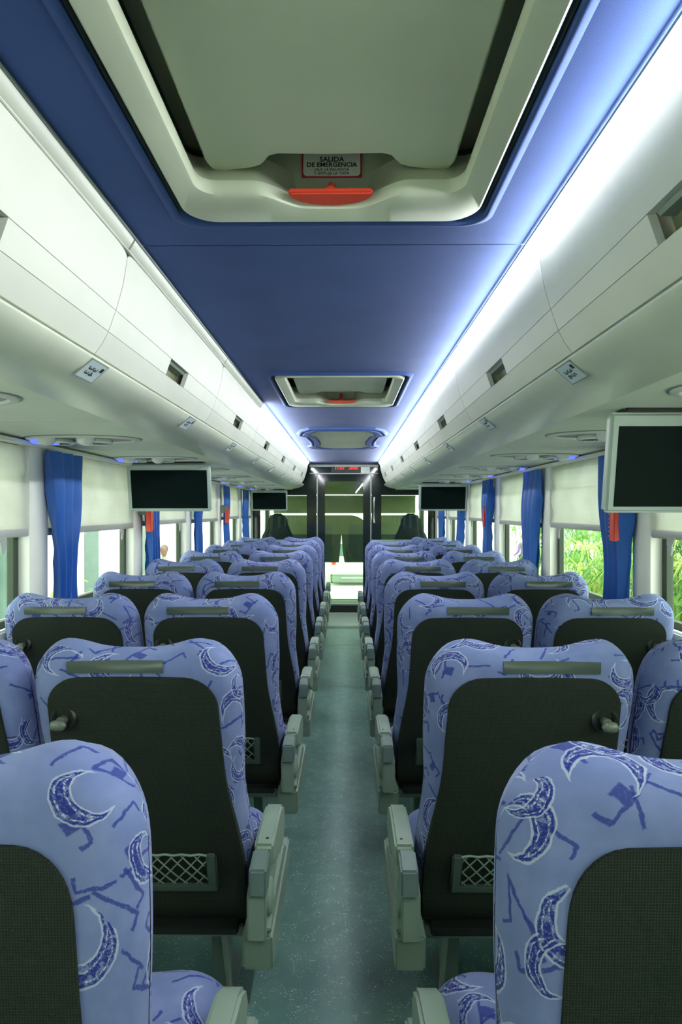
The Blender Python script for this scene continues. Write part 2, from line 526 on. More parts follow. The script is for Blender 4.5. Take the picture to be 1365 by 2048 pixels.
# windows: gasket frame and pane
wi = 0
for side, s in (('left', -1), ('right', 1)):
    edges = PILLARS + [7.96]
    for k in range(len(edges) - 1):
        a, b = edges[k] + 0.075, edges[k + 1] - 0.075
        if k == len(edges) - 2: b = 7.88
        if b < 0.2 or a > 7.8: pass
        wi += 1
        w = struct('window_%d' % wi, None, None, 'side window of the coach, number %d from the rear on the %s' % (k + 1, side))
        g = B()
        x0, x1 = s * (XW + 0.03), s * (XW + 0.055)
        g.box(x0, x1, a, a + 0.035, 0.93, 1.64).box(x0, x1, b - 0.035, b, 0.93, 1.64)
        g.box(x0, x1, a, b, 0.93, 0.96).box(x0, x1, a, b, 1.61, 1.64)
        obj('gasket', g, M['gasket'], w)
        obj('pane', B().box(s * (XW + 0.040), s * (XW + 0.045), a + 0.03, b - 0.03, 0.955, 1.615), M['winglass'], w)

# ceiling: blue panels with openings for the hatches
HATCH = [(0.45, 1.24), (2.67, 3.46)]
HA = 0.295
def ceil_profile(x):
    ax = abs(x)
    return ZC + 0.004
ceil = struct('ceiling', None, None, 'blue fabric ceiling panels running along the aisle')
def ceil_strip(b, xs, y0, y1):
    rows = [[(x, y, ceil_profile(x)) for x in xs] for y in (y0, y1)]
    b.grid(rows)
    b.grid([[(x, y, ceil_profile(x) + 0.012) for x in xs] for y in (y0, y1)])
SEAMS = [Y0, 1.37, 3.95, 6.05, YB]
XL = [-0.44, -0.38, -0.315]
for i in range(4):
    b = B(); a, e = SEAMS[i] + 0.0015, SEAMS[i + 1] - 0.0015
    cuts = [a] + [c for h in HATCH if a < h[0] < e for c in (h[0] - 0.02, h[1] + 0.02)] + [e]
    ceil_strip(b, XL, a, e); ceil_strip(b, [-x for x in XL[::-1]], a, e)
    for k in range(0, len(cuts), 2):
        ceil_strip(b, [-0.315, 0, 0.315], cuts[k], cuts[k + 1])
    obj('ceiling_panel', b, M['ceil'], ceil)

# rail under the bins, soffit panels
BIN_PROF = [(0.452, 0.568), (0.4575, 0.53), (0.4615, 0.501), (0.470, 0.465), (0.4775, 0.44), (0.4845, 0.42), (0.494, 0.393), (0.508, 0.366), (0.524, 0.344)]
RAIL_PROF = [(0.560, 0.352), (0.530, 0.342), (0.521, 0.337), (0.519, 0.331), (0.523, 0.324), (0.540, 0.310), (0.565, 0.297), (0.60, 0.286), (0.645, 0.278), (0.69, 0.272), (0.69, 0.30)]
YE = 7.92
def psu_ys(s):
    return [1.42 + 0.86 * k for k in range(-1, 8)] if s < 0 else [1.34 + 0.83 * k for k in range(-1, 8)]
for ti, (side, s) in enumerate((('left', -1), ('right', 1))):
    b = B()
    ys = [Y0, YE - 0.12, YE - 0.05, YE - 0.015, YE]
    sc = [0, 0, 0.010, 0.028, 0.055]
    rings = [[(s * (x + d), y, CZ + z + d * 0.3) for x, z in RAIL_PROF] for y, d in zip(ys, sc)]
    b.loft(rings)
    t = struct('trim_%d' % (ti + 1), None, None, 'cream moulded rail and soffit below the overhead lockers on the %s' % side)
    obj('rack_rail', b, M['rail'], t)
    cuts = [Y0] + [0.5 * (p + q) for p, q in zip(psu_ys(s)[:-1], psu_ys(s)[1:])] + [YB]
    cuts = sorted(c for c in cuts if Y0 <= c <= YB)
    for c0, c1 in zip(cuts[:-1], cuts[1:]):
        obj('soffit_panel', B().box(s * 0.688, s * XW, c0 + 0.001, c1 - 0.001, ZS, ZS + 0.02, 0.002), M['soffit'], t)

# bulkhead between saloon and cab
wf = struct('wall_front', None, None, 'black glossy bulkhead with a glazed doorway at the front of the saloon')
for s in (-1, 1):
    o = obj('bulkhead_upper', B().box(s * 0.37, s * XW, YB, YB + 0.04, 1.58, 2.2), M['blackglass'], wf)
    obj('bulkhead_post', B().box(s * 0.372, s * 0.50, YB, YB + 0.04, 0.98, 1.58), M['blackglass'], wf)
    obj('bulkhead_post', B().box(s * 1.13, s * XW, YB, YB + 0.04, 0.98, 1.58), M['blackglass'], wf)
    obj('bulkhead_lower', B().box(s * 0.372, s * XW, YB - 0.01, YB + 0.04, 0.0, 0.98, 0.004), M['greygreen'], wf)
    obj('bulkhead_pane', B().box(s * 0.50, s * 1.13, YB + 0.015, YB + 0.02, 0.98, 1.58), M['doorglass'], wf)
obj('header_panel', B().box(-0.445, 0.445, YB - 0.03, YB + 0.04, 1.872, 2.2), M['blackglass'], wf)
obj('header_trim', B().box(-0.46, 0.46, YB - 0.06, YB - 0.031, 1.955, 1.985, 0.004), M['frame_steel'], wf)
obj('header_strip', B().box(-0.46, 0.46, YB - 0.04, YB - 0.028, 1.862, 1.875, 0.002), M['metal'], wf)

# glazed door
dr = struct('door_1', None, None, 'glass door with black border leading into the driver cab')
for s in (-1, 1):
    obj('jamb_strip', B().box(s * 0.352, s * 0.366, YB - 0.012, YB + 0.03, 0.0, 1.86), M['metal'], dr)
    obj('door_stile', B().box(s * 0.255, s * 0.351, YB, YB + 0.035, 0.12, 1.86), M['blackglass'], dr)
obj('door_top_rail', B().box(-0.255, 0.255, YB, YB + 0.035, 1.765, 1.86), M['blackglass'], dr)
obj('door_bottom_rail', B().box(-0.351, 0.351, YB, YB + 0.035, 0.004, 0.10), M['black'], dr)
obj('door_kick_strip', B().box(-0.351, 0.351, YB - 0.006, YB + 0.035, 0.10, 0.122, 0.003), M['metal'], dr)
obj('door_pane', B().box(-0.262, 0.262, -0.003, 0.003, -0.825, 0.825), M['doorglass'], dr, (0, YB + 0.017, 0.9435), (math.radians(-0.33), 0, math.radians(0.5)))
hb = B()
hb.tube([(0.405, YB, 1.545), (0.405, YB - 0.035, 1.545), (0.400, YB - 0.045, 1.50), (0.400, YB - 0.045, 1.26), (0.405, YB - 0.035, 1.215), (0.405, YB, 1.215)], 0.011, 8)
tag(obj('grab_handle', hb, M['paper']), 'white vertical grab handle on black bulkhead beside the glass door', 'handle')
clk = thing('digital_clock', 'red digital clock display in the black header above the glass door', 'clock', (0, YB - 0.03, 1.93))
obj('display_panel', B().box(-0.17, 0.215, -0.004, 0, -0.045, 0.045, 0.001), M['black'], clk)
o = obj('digits', text_mesh('11:07   2000', 0.062, 0.001), M['ledred'], clk, (0.03, -0.006, 0.01), (PI / 2, 0, 0))
sg = thing('header_sign', 'small white square sign with faint round emblem beside the red clock', 'sign', (0.285, YB - 0.03, 1.93))
obj('sign_board', B().box(-0.06, 0.06, -0.003, 0, -0.053, 0.053, 0.001), M['paper'], sg)
rb = B()
rb.tube([(0.036 * math.cos(t * PI / 12), -0.0035, 0.036 * math.sin(t * PI / 12)) for t in range(25)], 0.0013, 5)
rb.tube([(-0.025, -0.0035, 0.025), (0.025, -0.0035, -0.025)], 0.0013, 5)
obj('emblem', rb, M['inkgrey'], sg)

# ------------------------------------------------------------------ overhead lockers
SEAM1, BL = 1.318, 1.03
def bin_ys():
    return [(SEAM1 + BL * k, SEAM1 + BL * (k + 1)) for k in range(-2, 6)]
def prof_split(z_hi, z_lo):
    """part of the door profile between two heights (above the eye)"""
    out = []
    P = BIN_PROF
    def at(z):
        for (x0, z0), (x1, z1) in zip(P[:-1], P[1:]):
            if z1 <= z <= z0:
                f = (z0 - z) / (z0 - z1)
                return (x0 + (x1 - x0) * f, z)
        return P[0] if z >= P[0][1] else P[-1]
    out.append(at(z_hi))
    out += [p for p in P if z_lo < p[1] < z_hi]
    out.append(at(z_lo))
    return out
def shell(b, s, prof, y0, y1, th=0.014, round_top=0.0, end_round=0.0):
    n = len(prof)
    ny = 14
    ys = [y0 + (y1 - y0) * k / ny for k in range(ny + 1)]
    if round_top:
        ys = [y0, y0 + 0.01, y0 + 0.025, y0 + 0.05] + [y0 + 0.05 + (y1 - y0 - 0.1) * k / 4 for k in range(1, 4)] + [y1 - 0.05, y1 - 0.025, y1 - 0.01, y1]
    else:
        ys = [y0, y1]
    rings = []
    for y in ys:
        drop = 0
        if round_top:
            e = min(y - y0, y1 - y); r = 0.05
            if e < r: drop = round_top * (1 - math.sqrt(max(0, 1 - (1 - e / r) ** 2)))
        inn, outp = [], []
        for i, (x, z) in enumerate(prof):
            zz = z - drop * max(0, 1 - i / 3.0)
            xx = x
            inn.append((s * xx, y, CZ + zz))
            outp.append((s * (xx + th), y, CZ + zz + 0.001))
        rings.append(inn + outp[::-1])
    b.loft(rings)
ZU, ZL = 0.440, 0.393
for side, s in (('left', -1), ('right', 1)):
    for k, (a, e) in enumerate(bin_ys()):
        last = k == 7
        if last: e = min(e, YE - 0.02)
        lab = 'cream overhead locker above the %s seats, %s from the rear' % (side, NTH[k])
        t = thing('overhead_locker', lab, 'locker', (s * 0.5, 0.5 * (a + e), CZ + 0.34), (0, 0, 0), 'overhead lockers along the %s side' % side)
        ox, oy, oz = t.location
        def put(name, b, mat, par=t):
            me = b.mesh(name)
            me.transform(Matrix.Translation((-ox, -oy, -oz)))
            return obj(name, me, mat, par)
        g = 0.0014
        body = B().prism([(s * 0.475, CZ + 0.575), (s * 0.53, CZ + 0.40), (s * 0.56, CZ + 0.354), (s * 1.20, CZ + 0.354), (s * 1.20, CZ + 0.78), (s * 0.475, CZ + 0.78)], 'y', a + 0.001, e - 0.001)
        put('body', body, M['white'])
        d = B(); shell(d, s, prof_split(0.568, ZU + 0.0004), a + g, e - g, round_top=0.012)
        door = put('door', d, M['white'])
        ym = 0.5 * (a + e)
        hy0, hy1 = ym - 0.095, ym + 0.095
        st = prof_split(ZU - 0.0008, ZL + 0.0004)
        d = B(); shell(d, s, st, a + g, hy0); shell(d, s, st, hy1, e - g)
        put('handle_strip', d, M['white'])
        d = B(); shell(d, s, prof_split(ZL - 0.0008, 0.344), a + g, e - g)
        put('door_lower_panel', d, M['white'])
        d = B().prism([(s * (x + 0.035), CZ + z) for x, z in st] + [(s * (x + 0.042), CZ + z) for x, z in st[::-1]], 'y', hy0, hy1)
        pk = put('latch_pocket', d, M['pocket_olive'])
        d = B().prism([(s * 0.487, CZ + ZU - 0.002), (s * 0.492, CZ + ZU - 0.008), (s * 0.515, CZ + ZU - 0.008), (s * 0.515, CZ + ZU - 0.002)], 'y', hy0 + 0.01, hy1 - 0.01)
        put('latch_paddle', d, M['frame_steel'], pk)
        if last:
            r = []
            for f, dd in ((0, 0), (0.35, 0.008), (0.7, 0.025), (1.0, 0.06)):
                r.append([(s * (x + dd), e - 0.002 + 0.09 * f, CZ + z - (dd * 0.4 if i == 0 else 0)) for i, (x, z) in enumerate(BIN_PROF)] + [(s * 0.60, e - 0.002 + 0.09 * f, CZ + 0.35), (s * 0.60, e - 0.002 + 0.09 * f, CZ + 0.56)])
            put('end_cap', B().loft(r), M['white'])

# seat number plates under the lockers
for side, s in (('left', -1), ('right', 1)):
    for k in range(9):
        y = (1.335 if s < 0 else 1.36) + 0.81 * k
        if y > 7.7: continue
        row = 9 - k
        nums = '%d  %d' % ((4 * row - 3, 4 * row - 2) if s < 0 else (4 * row, 4 * row - 1))
        t = thing('seat_number_plate', 'pale seat number plate on the %s locker rail, %s from the rear' % (side, NTH[k]), 'sign',
                  (s * 0.5385, y, CZ + 0.3105), (0, 0, 0), 'seat number plates on the locker rails')
        # plate normal points down and inwards
        tilt = math.atan2(0.014, 0.020)
        t.rotation_euler = (0, 0, -s * PI / 2)
        R = Matrix.Rotation(0, 4, 'X')
        # local frame after z-rotation: local +y points towards the aisle wall side, local x along the coach
        ang = math.radians(140)
        pl = obj('plate', B().box(-0.042, 0.042, -0.0255, 0.0255, -0.0012, 0.0016, 0.0004), M['plate'], t, (0, 0, 0), (ang, 0, 0))
        fr = B()
        for x0, x1, y0_, y1_ in ((-0.044, 0.044, -0.0275, -0.0255), (-0.044, 0.044, 0.0255, 0.0275), (-0.044, -0.042, -0.0255, 0.0255), (0.042, 0.044, -0.0255, 0.0255)):
            fr.box(x0, x1, y0_, y1_, -0.0012, 0.0018)
        obj('plate_edge', fr, M['cargrey'], pl)
        if k < 4:
            for q_, nm in enumerate(nums.split()):
                obj('numbers', text_mesh(nm, 0.027, 0.0002), M['ink'], pl, (-0.016 + 0.021 * q_, -0.001, 0.002), (0, 0, -PI / 2))
            obj('symbol', B().box(0.024, 0.036, 0.006, 0.018, 0.0016, 0.0022), M['ink'], pl)

# light strips along the ceiling edge
LED_PROF = [(0.4360, 0.5945), (0.4375, 0.590), (0.4500, 0.5705), (0.4520, 0.5695), (0.4560, 0.585), (0.450, 0.597)]
for side, s in (('left', -1), ('right', 1)):
    t = thing('light_strip', ('white fluorescent light strip glowing along the ceiling edge on the right' if s > 0 else
              'light strip along the ceiling edge on the left, unlit at its near end'), 'light', (s * 0.445, 3.4, CZ + 0.585))
    for k, (a, e) in enumerate(bin_ys()):
        e = min(e, YE)
        lit = s > 0 or a > 3.0
        d = B().prism([(s * (x - 0.445), CZ + z - CZ - 0.585) for x, z in LED_PROF], 'y', a + 0.004 - 3.4, e - 0.004 - 3.4)
        obj('diffuser', d, M['led_on'] if lit else M['led_off'], t)
    obj('gap_strip', B().box(s * -0.0115, s * -0.0075, Y0 - 3.4, YE - 3.4, 0.010, 0.016), M['cargrey'], t)
    if s < 0:
        obj('trim_lip', B().box(s * 0.003, s * 0.0115, Y0 - 3.4, 3.36 - 3.4, -0.0165, -0.012, 0.001), M['white'], t)

# ------------------------------------------------------------------ roof hatches
def hatch(y0, y1, label, first):
    t = thing('roof_hatch', label, 'hatch', (0, (y0 + y1) / 2, ZC), (0, 0, 0), 'emergency roof hatches')
    L = (y1 - y0) / 2
    Z = lambda z: CZ + z - ZC
    def loop(inset, far, z, bump=0.0, r=0.05):
        pts = rrect(HA - inset, -L + inset, L - far, max(0.012, r), 8)
        # finer far edge so that it can bow round the handle pocket
        out = []
        n = len(pts)
        for i in range(n):
            p, q = pts[i], pts[(i + 1) % n]
            out.append(p)
            if abs(p[1] - q[1]) < 1e-6 and p[1] > 0:
                for k in range(1, 40):
                    out.append((p[0] + (q[0] - p[0]) * k / 40, p[1]))
        res = []
        for x, y in out:
            if y > L - far - 1e-4:
                u = min(1, max(0, (0.150 - abs(x)) / 0.10)); u = u * u * (3 - 2 * u)
                y += bump * u * (1 - 0.15 * (x / 0.135) ** 2)
            res.append((x, y, Z(z)))
        return res
    fr = B()
    fr.loft([loop(0.000, 0.000, 0.612, 0, 0.06), loop(0.000, 0.000, 0.596, 0, 0.06), loop(0.004, 0.004, 0.593, 0, 0.06),
             loop(0.036, 0.085, 0.597, 0.050, 0.045), loop(0.043, 0.098, 0.600, 0.055, 0.04), loop(0.047, 0.106, 0.610, 0.058, 0.035),
             loop(0.046, 0.108, 0.622, 0.062, 0.035), loop(0.030, 0.085, 0.650, 0.100, 0.03), loop(0.010, 0.05, 0.70, 0.080, 0.03)], cap=False)
    obj('frame', fr, M['hatch'], t)
    rim = B()
    def ring(o, z):
        return [(x, y, Z(z)) for x, y in rrect(HA + o, -L - o, L + o, 0.06 - 0.5 * o, 8)]
    rim.loft([ring(0.0005, 0.613), ring(0.014, 0.613), ring(0.014, 0.600), ring(0.016, 0.5955), ring(0.020, 0.594), ring(0.025, 0.5955), ring(0.036, 0.6035)], cap=False)
    obj('rim', rim, M['ceil'], t)
    # lid with a notch at the handle
    ld = []
    yy = L - 0.075
    ld += [(-0.236, -L + 0.02), (0.236, -L + 0.02), (0.236, yy - 0.03), (0.230, yy - 0.008), (0.212, yy)]
    ld += [(0.15, yy - 0.012), (0.130, yy - 0.022), (0.112, yy - 0.050), (0.095, yy - 0.056), (0.0, yy - 0.053), (-0.095, yy - 0.056), (-0.112, yy - 0.050), (-0.130, yy - 0.022), (-0.15, yy - 0.012)]
    ld += [(-0.212, yy), (-0.230, yy - 0.008), (-0.236, yy - 0.03)]
    obj('lid', B().prism(ld, 'z', Z(0.656), Z(0.672), 0.004), M['hatch'], t)
    obj('hatch_cover', B().box(-0.33, 0.33, -L - 0.03, L + 0.05, Z(0.76), Z(0.78)), M['hatch'], t)
    sd = B()
    sd.loft([[(x, y, Z(z)) for x, y in rrect(0.305, -L - 0.01, L + 0.03, 0.03)] for z in (0.60, 0.765)], cap=False)
    obj('hatch_well', sd, M['ventin'], t)
    # handle pocket wall behind the lever
    obj('pocket_wall', B().prism([(L + 0.012, Z(0.745)), (L + 0.002, Z(0.66)), (L - 0.004, Z(0.625)), (L + 0.0, Z(0.62)), (L + 0.02, Z(0.66)), (L + 0.025, Z(0.745))], 'x', -0.135, 0.135, 0.002), M['hatch'], t)
    hd = B()
    arc = [(-0.085 + 0.17 * k / 16, 0.004 - L * 0) for k in range(17)]
    pts = [(-0.085, 0)] + [(0.085, 0)] + [(0.085 * math.cos(PI * k / 16), 0.006 + 0.042 * math.sin(PI * k / 16)) for k in range(17)]
    hd.prism([(x * 0.95, y + L - 0.096) for x, y in pts], 'z', Z(0.603), Z(0.614), 0.003)
    h = obj('lever', hd, M['red'], t)
    obj('lever_stem', B().tube([(0, L - 0.086, Z(0.612)), (0, L - 0.070, Z(0.626)), (0, L - 0.030, Z(0.650)), (0, L + 0.0, Z(0.665))], 0.010, 10), M['red'], h)
    # notice on the pocket wall
    if True:
        ang = PI / 2 - math.atan2(0.010, 0.085)
        st = obj('notice', B().box(-0.062, 0.062, -0.030, 0.030, 0, 0.001), M['stickred'], t, (0, L + 0.0050, Z(0.716)), (ang, 0, 0))
        obj('notice_paper', B().prism([(x, y) for x, y in rrect(0.0590, -0.0270, 0.0275, 0.008)], 'z', 0.001, 0.0016), M['paper'], st)
        if first:
            for s_, sz, y_, m_, bo in (('SALIDA', 0.0155, 0.0095, 'ink', 0.0003), ('DE EMERGENCIA', 0.0138, -0.0025, 'ink', 0.0003), ('JALE LA PALANCA', 0.0088, -0.0130, 'ink', 0), ('Y EMPUJE LA TAPA', 0.0088, -0.0215, 'ink', 0)):
                obj('lettering', text_mesh(s_, sz, 0.0002, 'CENTER', bo), M[m_], st, (0, y_, 0.0019))
    return t
hatch(*HATCH[0], 'cream emergency roof hatch with red lever, nearest the rear and largest in view', True)
hatch(*HATCH[1], 'cream emergency roof hatch with red lever, midway along the blue ceiling', False)

# air return grille
gt = thing('air_return_grille', 'blue framed air grille with cream mesh in the ceiling before the cab', 'grille', (0, 5.15, ZC))
def gout(o):
    half = [(0.20, -0.72), (0.275, -0.60), (0.315, -0.40), (0.268, -0.30), (0.245, 0.10), (0.255, 0.38), (0.295, 0.47), (0.245, 0.60), (0.16, 0.66)]
    pts = []
    for x, y in half:
        pts.append((x + o * 0.9, y * (1 + o * 1.1)))
    return pts + [(-x, y) for x, y in pts[::-1]]
g = B()
g.loft([[(x, y, 0.006) for x, y in gout(0.055)], [(x, y, -0.010) for x, y in gout(0.045)], [(x, y, -0.014) for x, y in gout(0.03)], [(x, y, -0.004) for x, y in gout(0.012)], [(x, y, -0.016) for x, y in gout(0.0)], [(x, y, -0.016) for x, y in gout(-0.04)], [(x, y, 0.004) for x, y in gout(-0.055)]], cap=False)
obj('grille_frame', g, M['ceil'], gt)
g = B(); g.add([(x, y, 0.003) for x, y in gout(-0.05)], [tuple(range(18))])
obj('grille_back', g, M['grille'], gt)
g = B()
gp = gout(-0.055)
def inside(px, py):
    c = False
    for i in range(len(gp)):
        (x1, y1), (x2, y2) = gp[i], gp[i - 1]
        if (y1 > py) != (y2 > py) and px < (x2 - x1) * (py - y1) / (y2 - y1) + x1: c = not c
    return c
for d in (1, -1):
    for k in range(-60, 61):
        c = k * 0.022
        run = None
        for j in range(-80, 81):
            y = j * 0.01; x = (c + d * y * 0.55)
            if inside(x, y):
                if run is None: run = [(x, y)]
                else: run.append((x, y))
        if run and len(run) > 1:
            g.tube([(run[0][0], run[0][1], -0.006), (run[-1][0], run[-1][1], -0.006)], 0.0032, 4, False)
o = obj('grille_mesh', g, M['grille'], gt); o['kind'] = 'stuff'

# ------------------------------------------------------------------ reading light and vent panels
def oval(a, b_, z, n=28):
    return [(a * math.copysign(abs(math.cos(2 * PI * k / n)) ** 0.8, math.cos(2 * PI * k / n)), b_ * math.copysign(abs(math.sin(2 * PI * k / n)) ** 1.0, math.sin(2 * PI * k / n)), z) for k in range(n)]
bez = B(); bez.loft([oval(0.215, 0.118, 0.0), oval(0.213, 0.116, -0.006), oval(0.206, 0.110, -0.009), oval(0.194, 0.098, -0.008), oval(0.186, 0.092, 0.0)], cap=False)
bez_m = bez.mesh('bezel')
sr = B(); sr.loft([oval(0.222, 0.124, 0.0), oval(0.221, 0.123, -0.0025), oval(0.214, 0.117, -0.0025)], cap=False); seam_m = sr.mesh('bezel_seal')
pl = B(); pl.add(oval(0.19, 0.096, -0.002), [tuple(range(28))]); pl_m = pl.mesh('face_plate')
v = B(); v.lathe([(0.044, 0.0), (0.046, 0.009), (0.040, 0.014), (0.036, 0.010), (0.036, 0.002)], (0, 0, 0), (0, 0, -1), 18); vent_m = v.mesh('vent')
v = B()
for k in range(-3, 4):
    h = math.sqrt(max(0, 0.036 ** 2 - (k * 0.0095) ** 2))
    v.box(k * 0.0095 - 0.0014, k * 0.0095 + 0.0014, -h, h, -0.012, -0.003)
fin_m = v.mesh('vent_fins', 0)
v = B(); v.lathe([(0.032, 0), (0.032, 0.012), (0.026, 0.023), (0.013, 0.030), (0.0, 0.031)], (0, 0, 0), (0, 0, -1), 16); lamp_m = v.mesh('reading_lamp')
v = B(); v.prism([(x, y) for x, y, z in oval(0.046, 0.062, 0, 16)], 'z', -0.018, -0.002, 0.003); blue_m = v.mesh('indicator_lens')
for side, s in (('left', -1), ('right', 1)):
    for k, y in enumerate(psu_ys(s)):
        if y > 7.7 or y < 0.5: continue
        t = thing('reading_light_panel', 'oval vent and reading light panel in the %s soffit, %s from the rear' % (side, NTH[k - 1]), 'light panel',
                  (s * 0.972, y, ZS), (0, 0, 0), 'reading light panels above the seats')
        obj('bezel', bez_m, M['white'], t); obj('bezel_seal', seam_m, M['cargrey'], t); obj('face_plate', pl_m, M['cargrey'], t)
        for x in (-0.085, 0.062):
            vo = obj('vent', vent_m, M['lens'], t, (-s * x + s * 0.02, 0.022, -0.002))
            vo.scale = (1.25, 1.25, 1.2)
            obj('vent_fins', fin_m, M['ventin'], vo)
            obj('reading_lamp', lamp_m, M['lens'], t, (-s * x + s * 0.03, -0.058, -0.002))
        obj('indicator_lens', blue_m, M['blue_lens'], t, (s * 0.143, -0.01, -0.002))

# ------------------------------------------------------------------ flip-down screens
def screen(s, y, label):
    t = thing('flip_down_screen', label, 'screen', (s * 0.975, y, ZS), (0, 0, 0), 'flip-down screens under the soffit')
    W, H = 0.236, 0.272
    def tilt(z): return 0.16 * -z
    obj('hinge_bracket', B().box(-0.20, 0.20, -0.02, 0.05, -0.010, 0.0, 0.003), M['black'], t)
    body = obj('housing', B().box(-W, W, -0.012, 0.022, -H, 0, 0.008, 3), M['tvframe'], t, (0, 0, -0.010), (math.radians(9), 0, 0))
    obj('display', B().box(-W + 0.022, W - 0.018, -0.0135, -0.011, -H + 0.018, -0.036, 0.0006), M['tvscreen'], body)
    obj('sensor', B().lathe([(0.003, 0), (0.003, 0.002), (0.0, 0.0022)], (W - 0.055, -0.012, -0.022), (0, -1, 0), 10), M['black'], body)
screen(-1, 3.38, 'grey framed flip-down screen hanging over the left seats, larger of that side')
screen(-1, 7.80, 'small distant flip-down screen in front of the left bulkhead window')
screen(1, 1.62, 'large flip-down screen cut off by the right edge of the picture')
screen(1, 5.85, 'flip-down screen hanging before the right bulkhead window')

# ------------------------------------------------------------------ blinds, curtains, hammers
bi = 0
for side, s in (('left', -1), ('right', 1)):
    edges = PILLARS + [7.955]
    for k in range(2, len(edges) - 1):
        a, e = edges[k] + 0.072, edges[k + 1] - 0.072
        zb = 1.305 + random.uniform(-0.008, 0.008)
        t = thing('roller_blind', 'cream roller blind half drawn over the %s side window, %s from the rear' % (side, NTH[k - 2]), 'blind',
                  (s * (XW - 0.002), 0.5 * (a + e), ZS - 0.022), (0, 0, 0), 'roller blinds on the side windows')
        hw = 0.5 * (e - a)
        dz = zb - (ZS - 0.022)
        rows = [[(s * 0.006 * math.sin(j * 1.7 + k), -hw + 2 * hw * i / 12, dz * j / 8) for i in range(13)] for j in range(9)]
        c = B().grid(rows); c.grid([[(x + 0.0012, y, z) for x, y, z in r] for r in rows])
        obj('blind_cloth', c, M['blind'], t)
        obj('bottom_bar', B().prism([(-0.010, dz - 0.026), (0.010, dz - 0.026), (0.013, dz - 0.014), (0.009, dz + 0.004), (-0.009, dz + 0.004), (-0.013, dz - 0.014)], 'y', -hw + 0.006, hw - 0.006, 0.002), M['bar'], t)
        ty = hw - 0.20 if s < 0 else hw - 0.16
        obj('pull_tab', B().prism([(ty - 0.02, dz - 0.02), (ty + 0.035, dz - 0.02), (ty + 0.036, dz - 0.045), (ty + 0.024, dz - 0.075), (ty + 0.008, dz - 0.088), (ty + 0.002, dz - 0.075), (ty + 0.002, dz - 0.050)], 'x', -s * 0.016, -s * 0.010, 0.002), M['bar'], t)

def curtain_mesh(seed, s):
    rng = random.Random(seed)
    ph = rng.uniform(0, 6); nf = rng.choice([3.0, 3.4, 3.8]); ph2 = rng.uniform(0, 6)
    nr, nc = 26, 64
    rows, uv = [], []
    for j in range(nr):
        f = j / (nr - 1)
        z = ZS - 0.03 - f * 0.72
        wdt = 0.30 - 0.13 * (f / 0.55 if f < 0.55 else 1.0) ** 1.3 + 0.02 * max(0, f - 0.7)
        sh = 0.02 * f
        amp = (0.027 + 0.006 * math.sin(3 * f + ph2)) * (0.6 + 0.4 * min(1, f * 4))
        r = []
        for i in range(nc):
            u = i / (nc - 1)
            y = (u - 0.42) * wdt + sh + 0.006 * math.sin(2 * PI * nf * u * 1.0 + ph + 1.3 + f)
            x = -s * (0.030 + amp * (2.0 * abs(math.sin(PI * nf * u + ph + 0.5 * math.sin(2.2 * f + ph2))) ** 0.8 - 1.0) + 0.004 * math.sin(23 * u + 9 * f))
            r.append((x, y, z))
        rows.append(r)
    b = B().grid(rows)
    b.grid([[(x - s * 0.002, y, z) for x, y, z in r] for r in rows])
    return b.mesh('curtain', 80)
for side, s in (('left', -1), ('right', 1)):
    for k, y in enumerate(PILLARS[2:]):
        me = curtain_mesh(k * 7 + (3 if s > 0 else 0), s)
        o = obj('window_curtain', me, M['curtain'], None, (s * (XW - 0.026), y + 0.10, 0))
        me.transform(Matrix.Translation((0, 0, 0)))
        tag(o, 'gathered blue satin curtain at the %s window pillar, %s from the rear' % (side, NTH[k]), 'curtain', 'blue window curtains')

def hammer(s, y, label):
    t = thing('escape_hammer', label, 'hammer', (s * (XW - 0.085), y, 1.36), (0, 0, 0), 'window escape hammers')
    b = B().box(s * 0.012, s * 0.062, -0.018, 0.018, -0.01, 0.07, 0.004)
    obj('wall_bracket', b, M['cargrey'], t)
    b = B().box(-0.012, 0.012, -0.040, 0.022, 0.015, 0.065, 0.006)
    obj('hammer_head', b, M['cargrey'], t)
    b = B().prism([(-0.030, 0.055), (0.010, 0.055), (0.018, -0.110), (-0.022, -0.110)], 'x', -0.016, 0.016, 0.004)
    body = obj('hammer_handle', b, M['red'], t)
    for j in range(7):
        z = 0.02 - j * 0.018
        c = 0.010 + 0.005 * (0.055 - z) / 0.165
        obj('grip_rib', B().box(-0.0175, 0.0175, c - 0.008, c + 0.0075, z - 0.003, z + 0.003), M['red'], body)
    obj('cord', B().tube([(s * 0.02, 0.005, 0.065), (s * 0.035, 0.008, 0.16), (s * 0.045, 0.008, 0.27)], 0.003, 5), M['net'], t)
P2 = PILLARS[3]; P1 = PILLARS[2]
hammer(-1, PILLARS[4] + 0.0, 'red escape hammer under the screen at the left pillar')
hammer(-1, PILLARS[6] + 0.02, 'distant red escape hammer on the left, nearer the cab')
hammer(1, PILLARS[3] + 0.08, 'red escape hammer below the large screen on the right')
hammer(1, PILLARS[5] + 0.10, 'distant red escape hammer with grey head beside a right curtain')

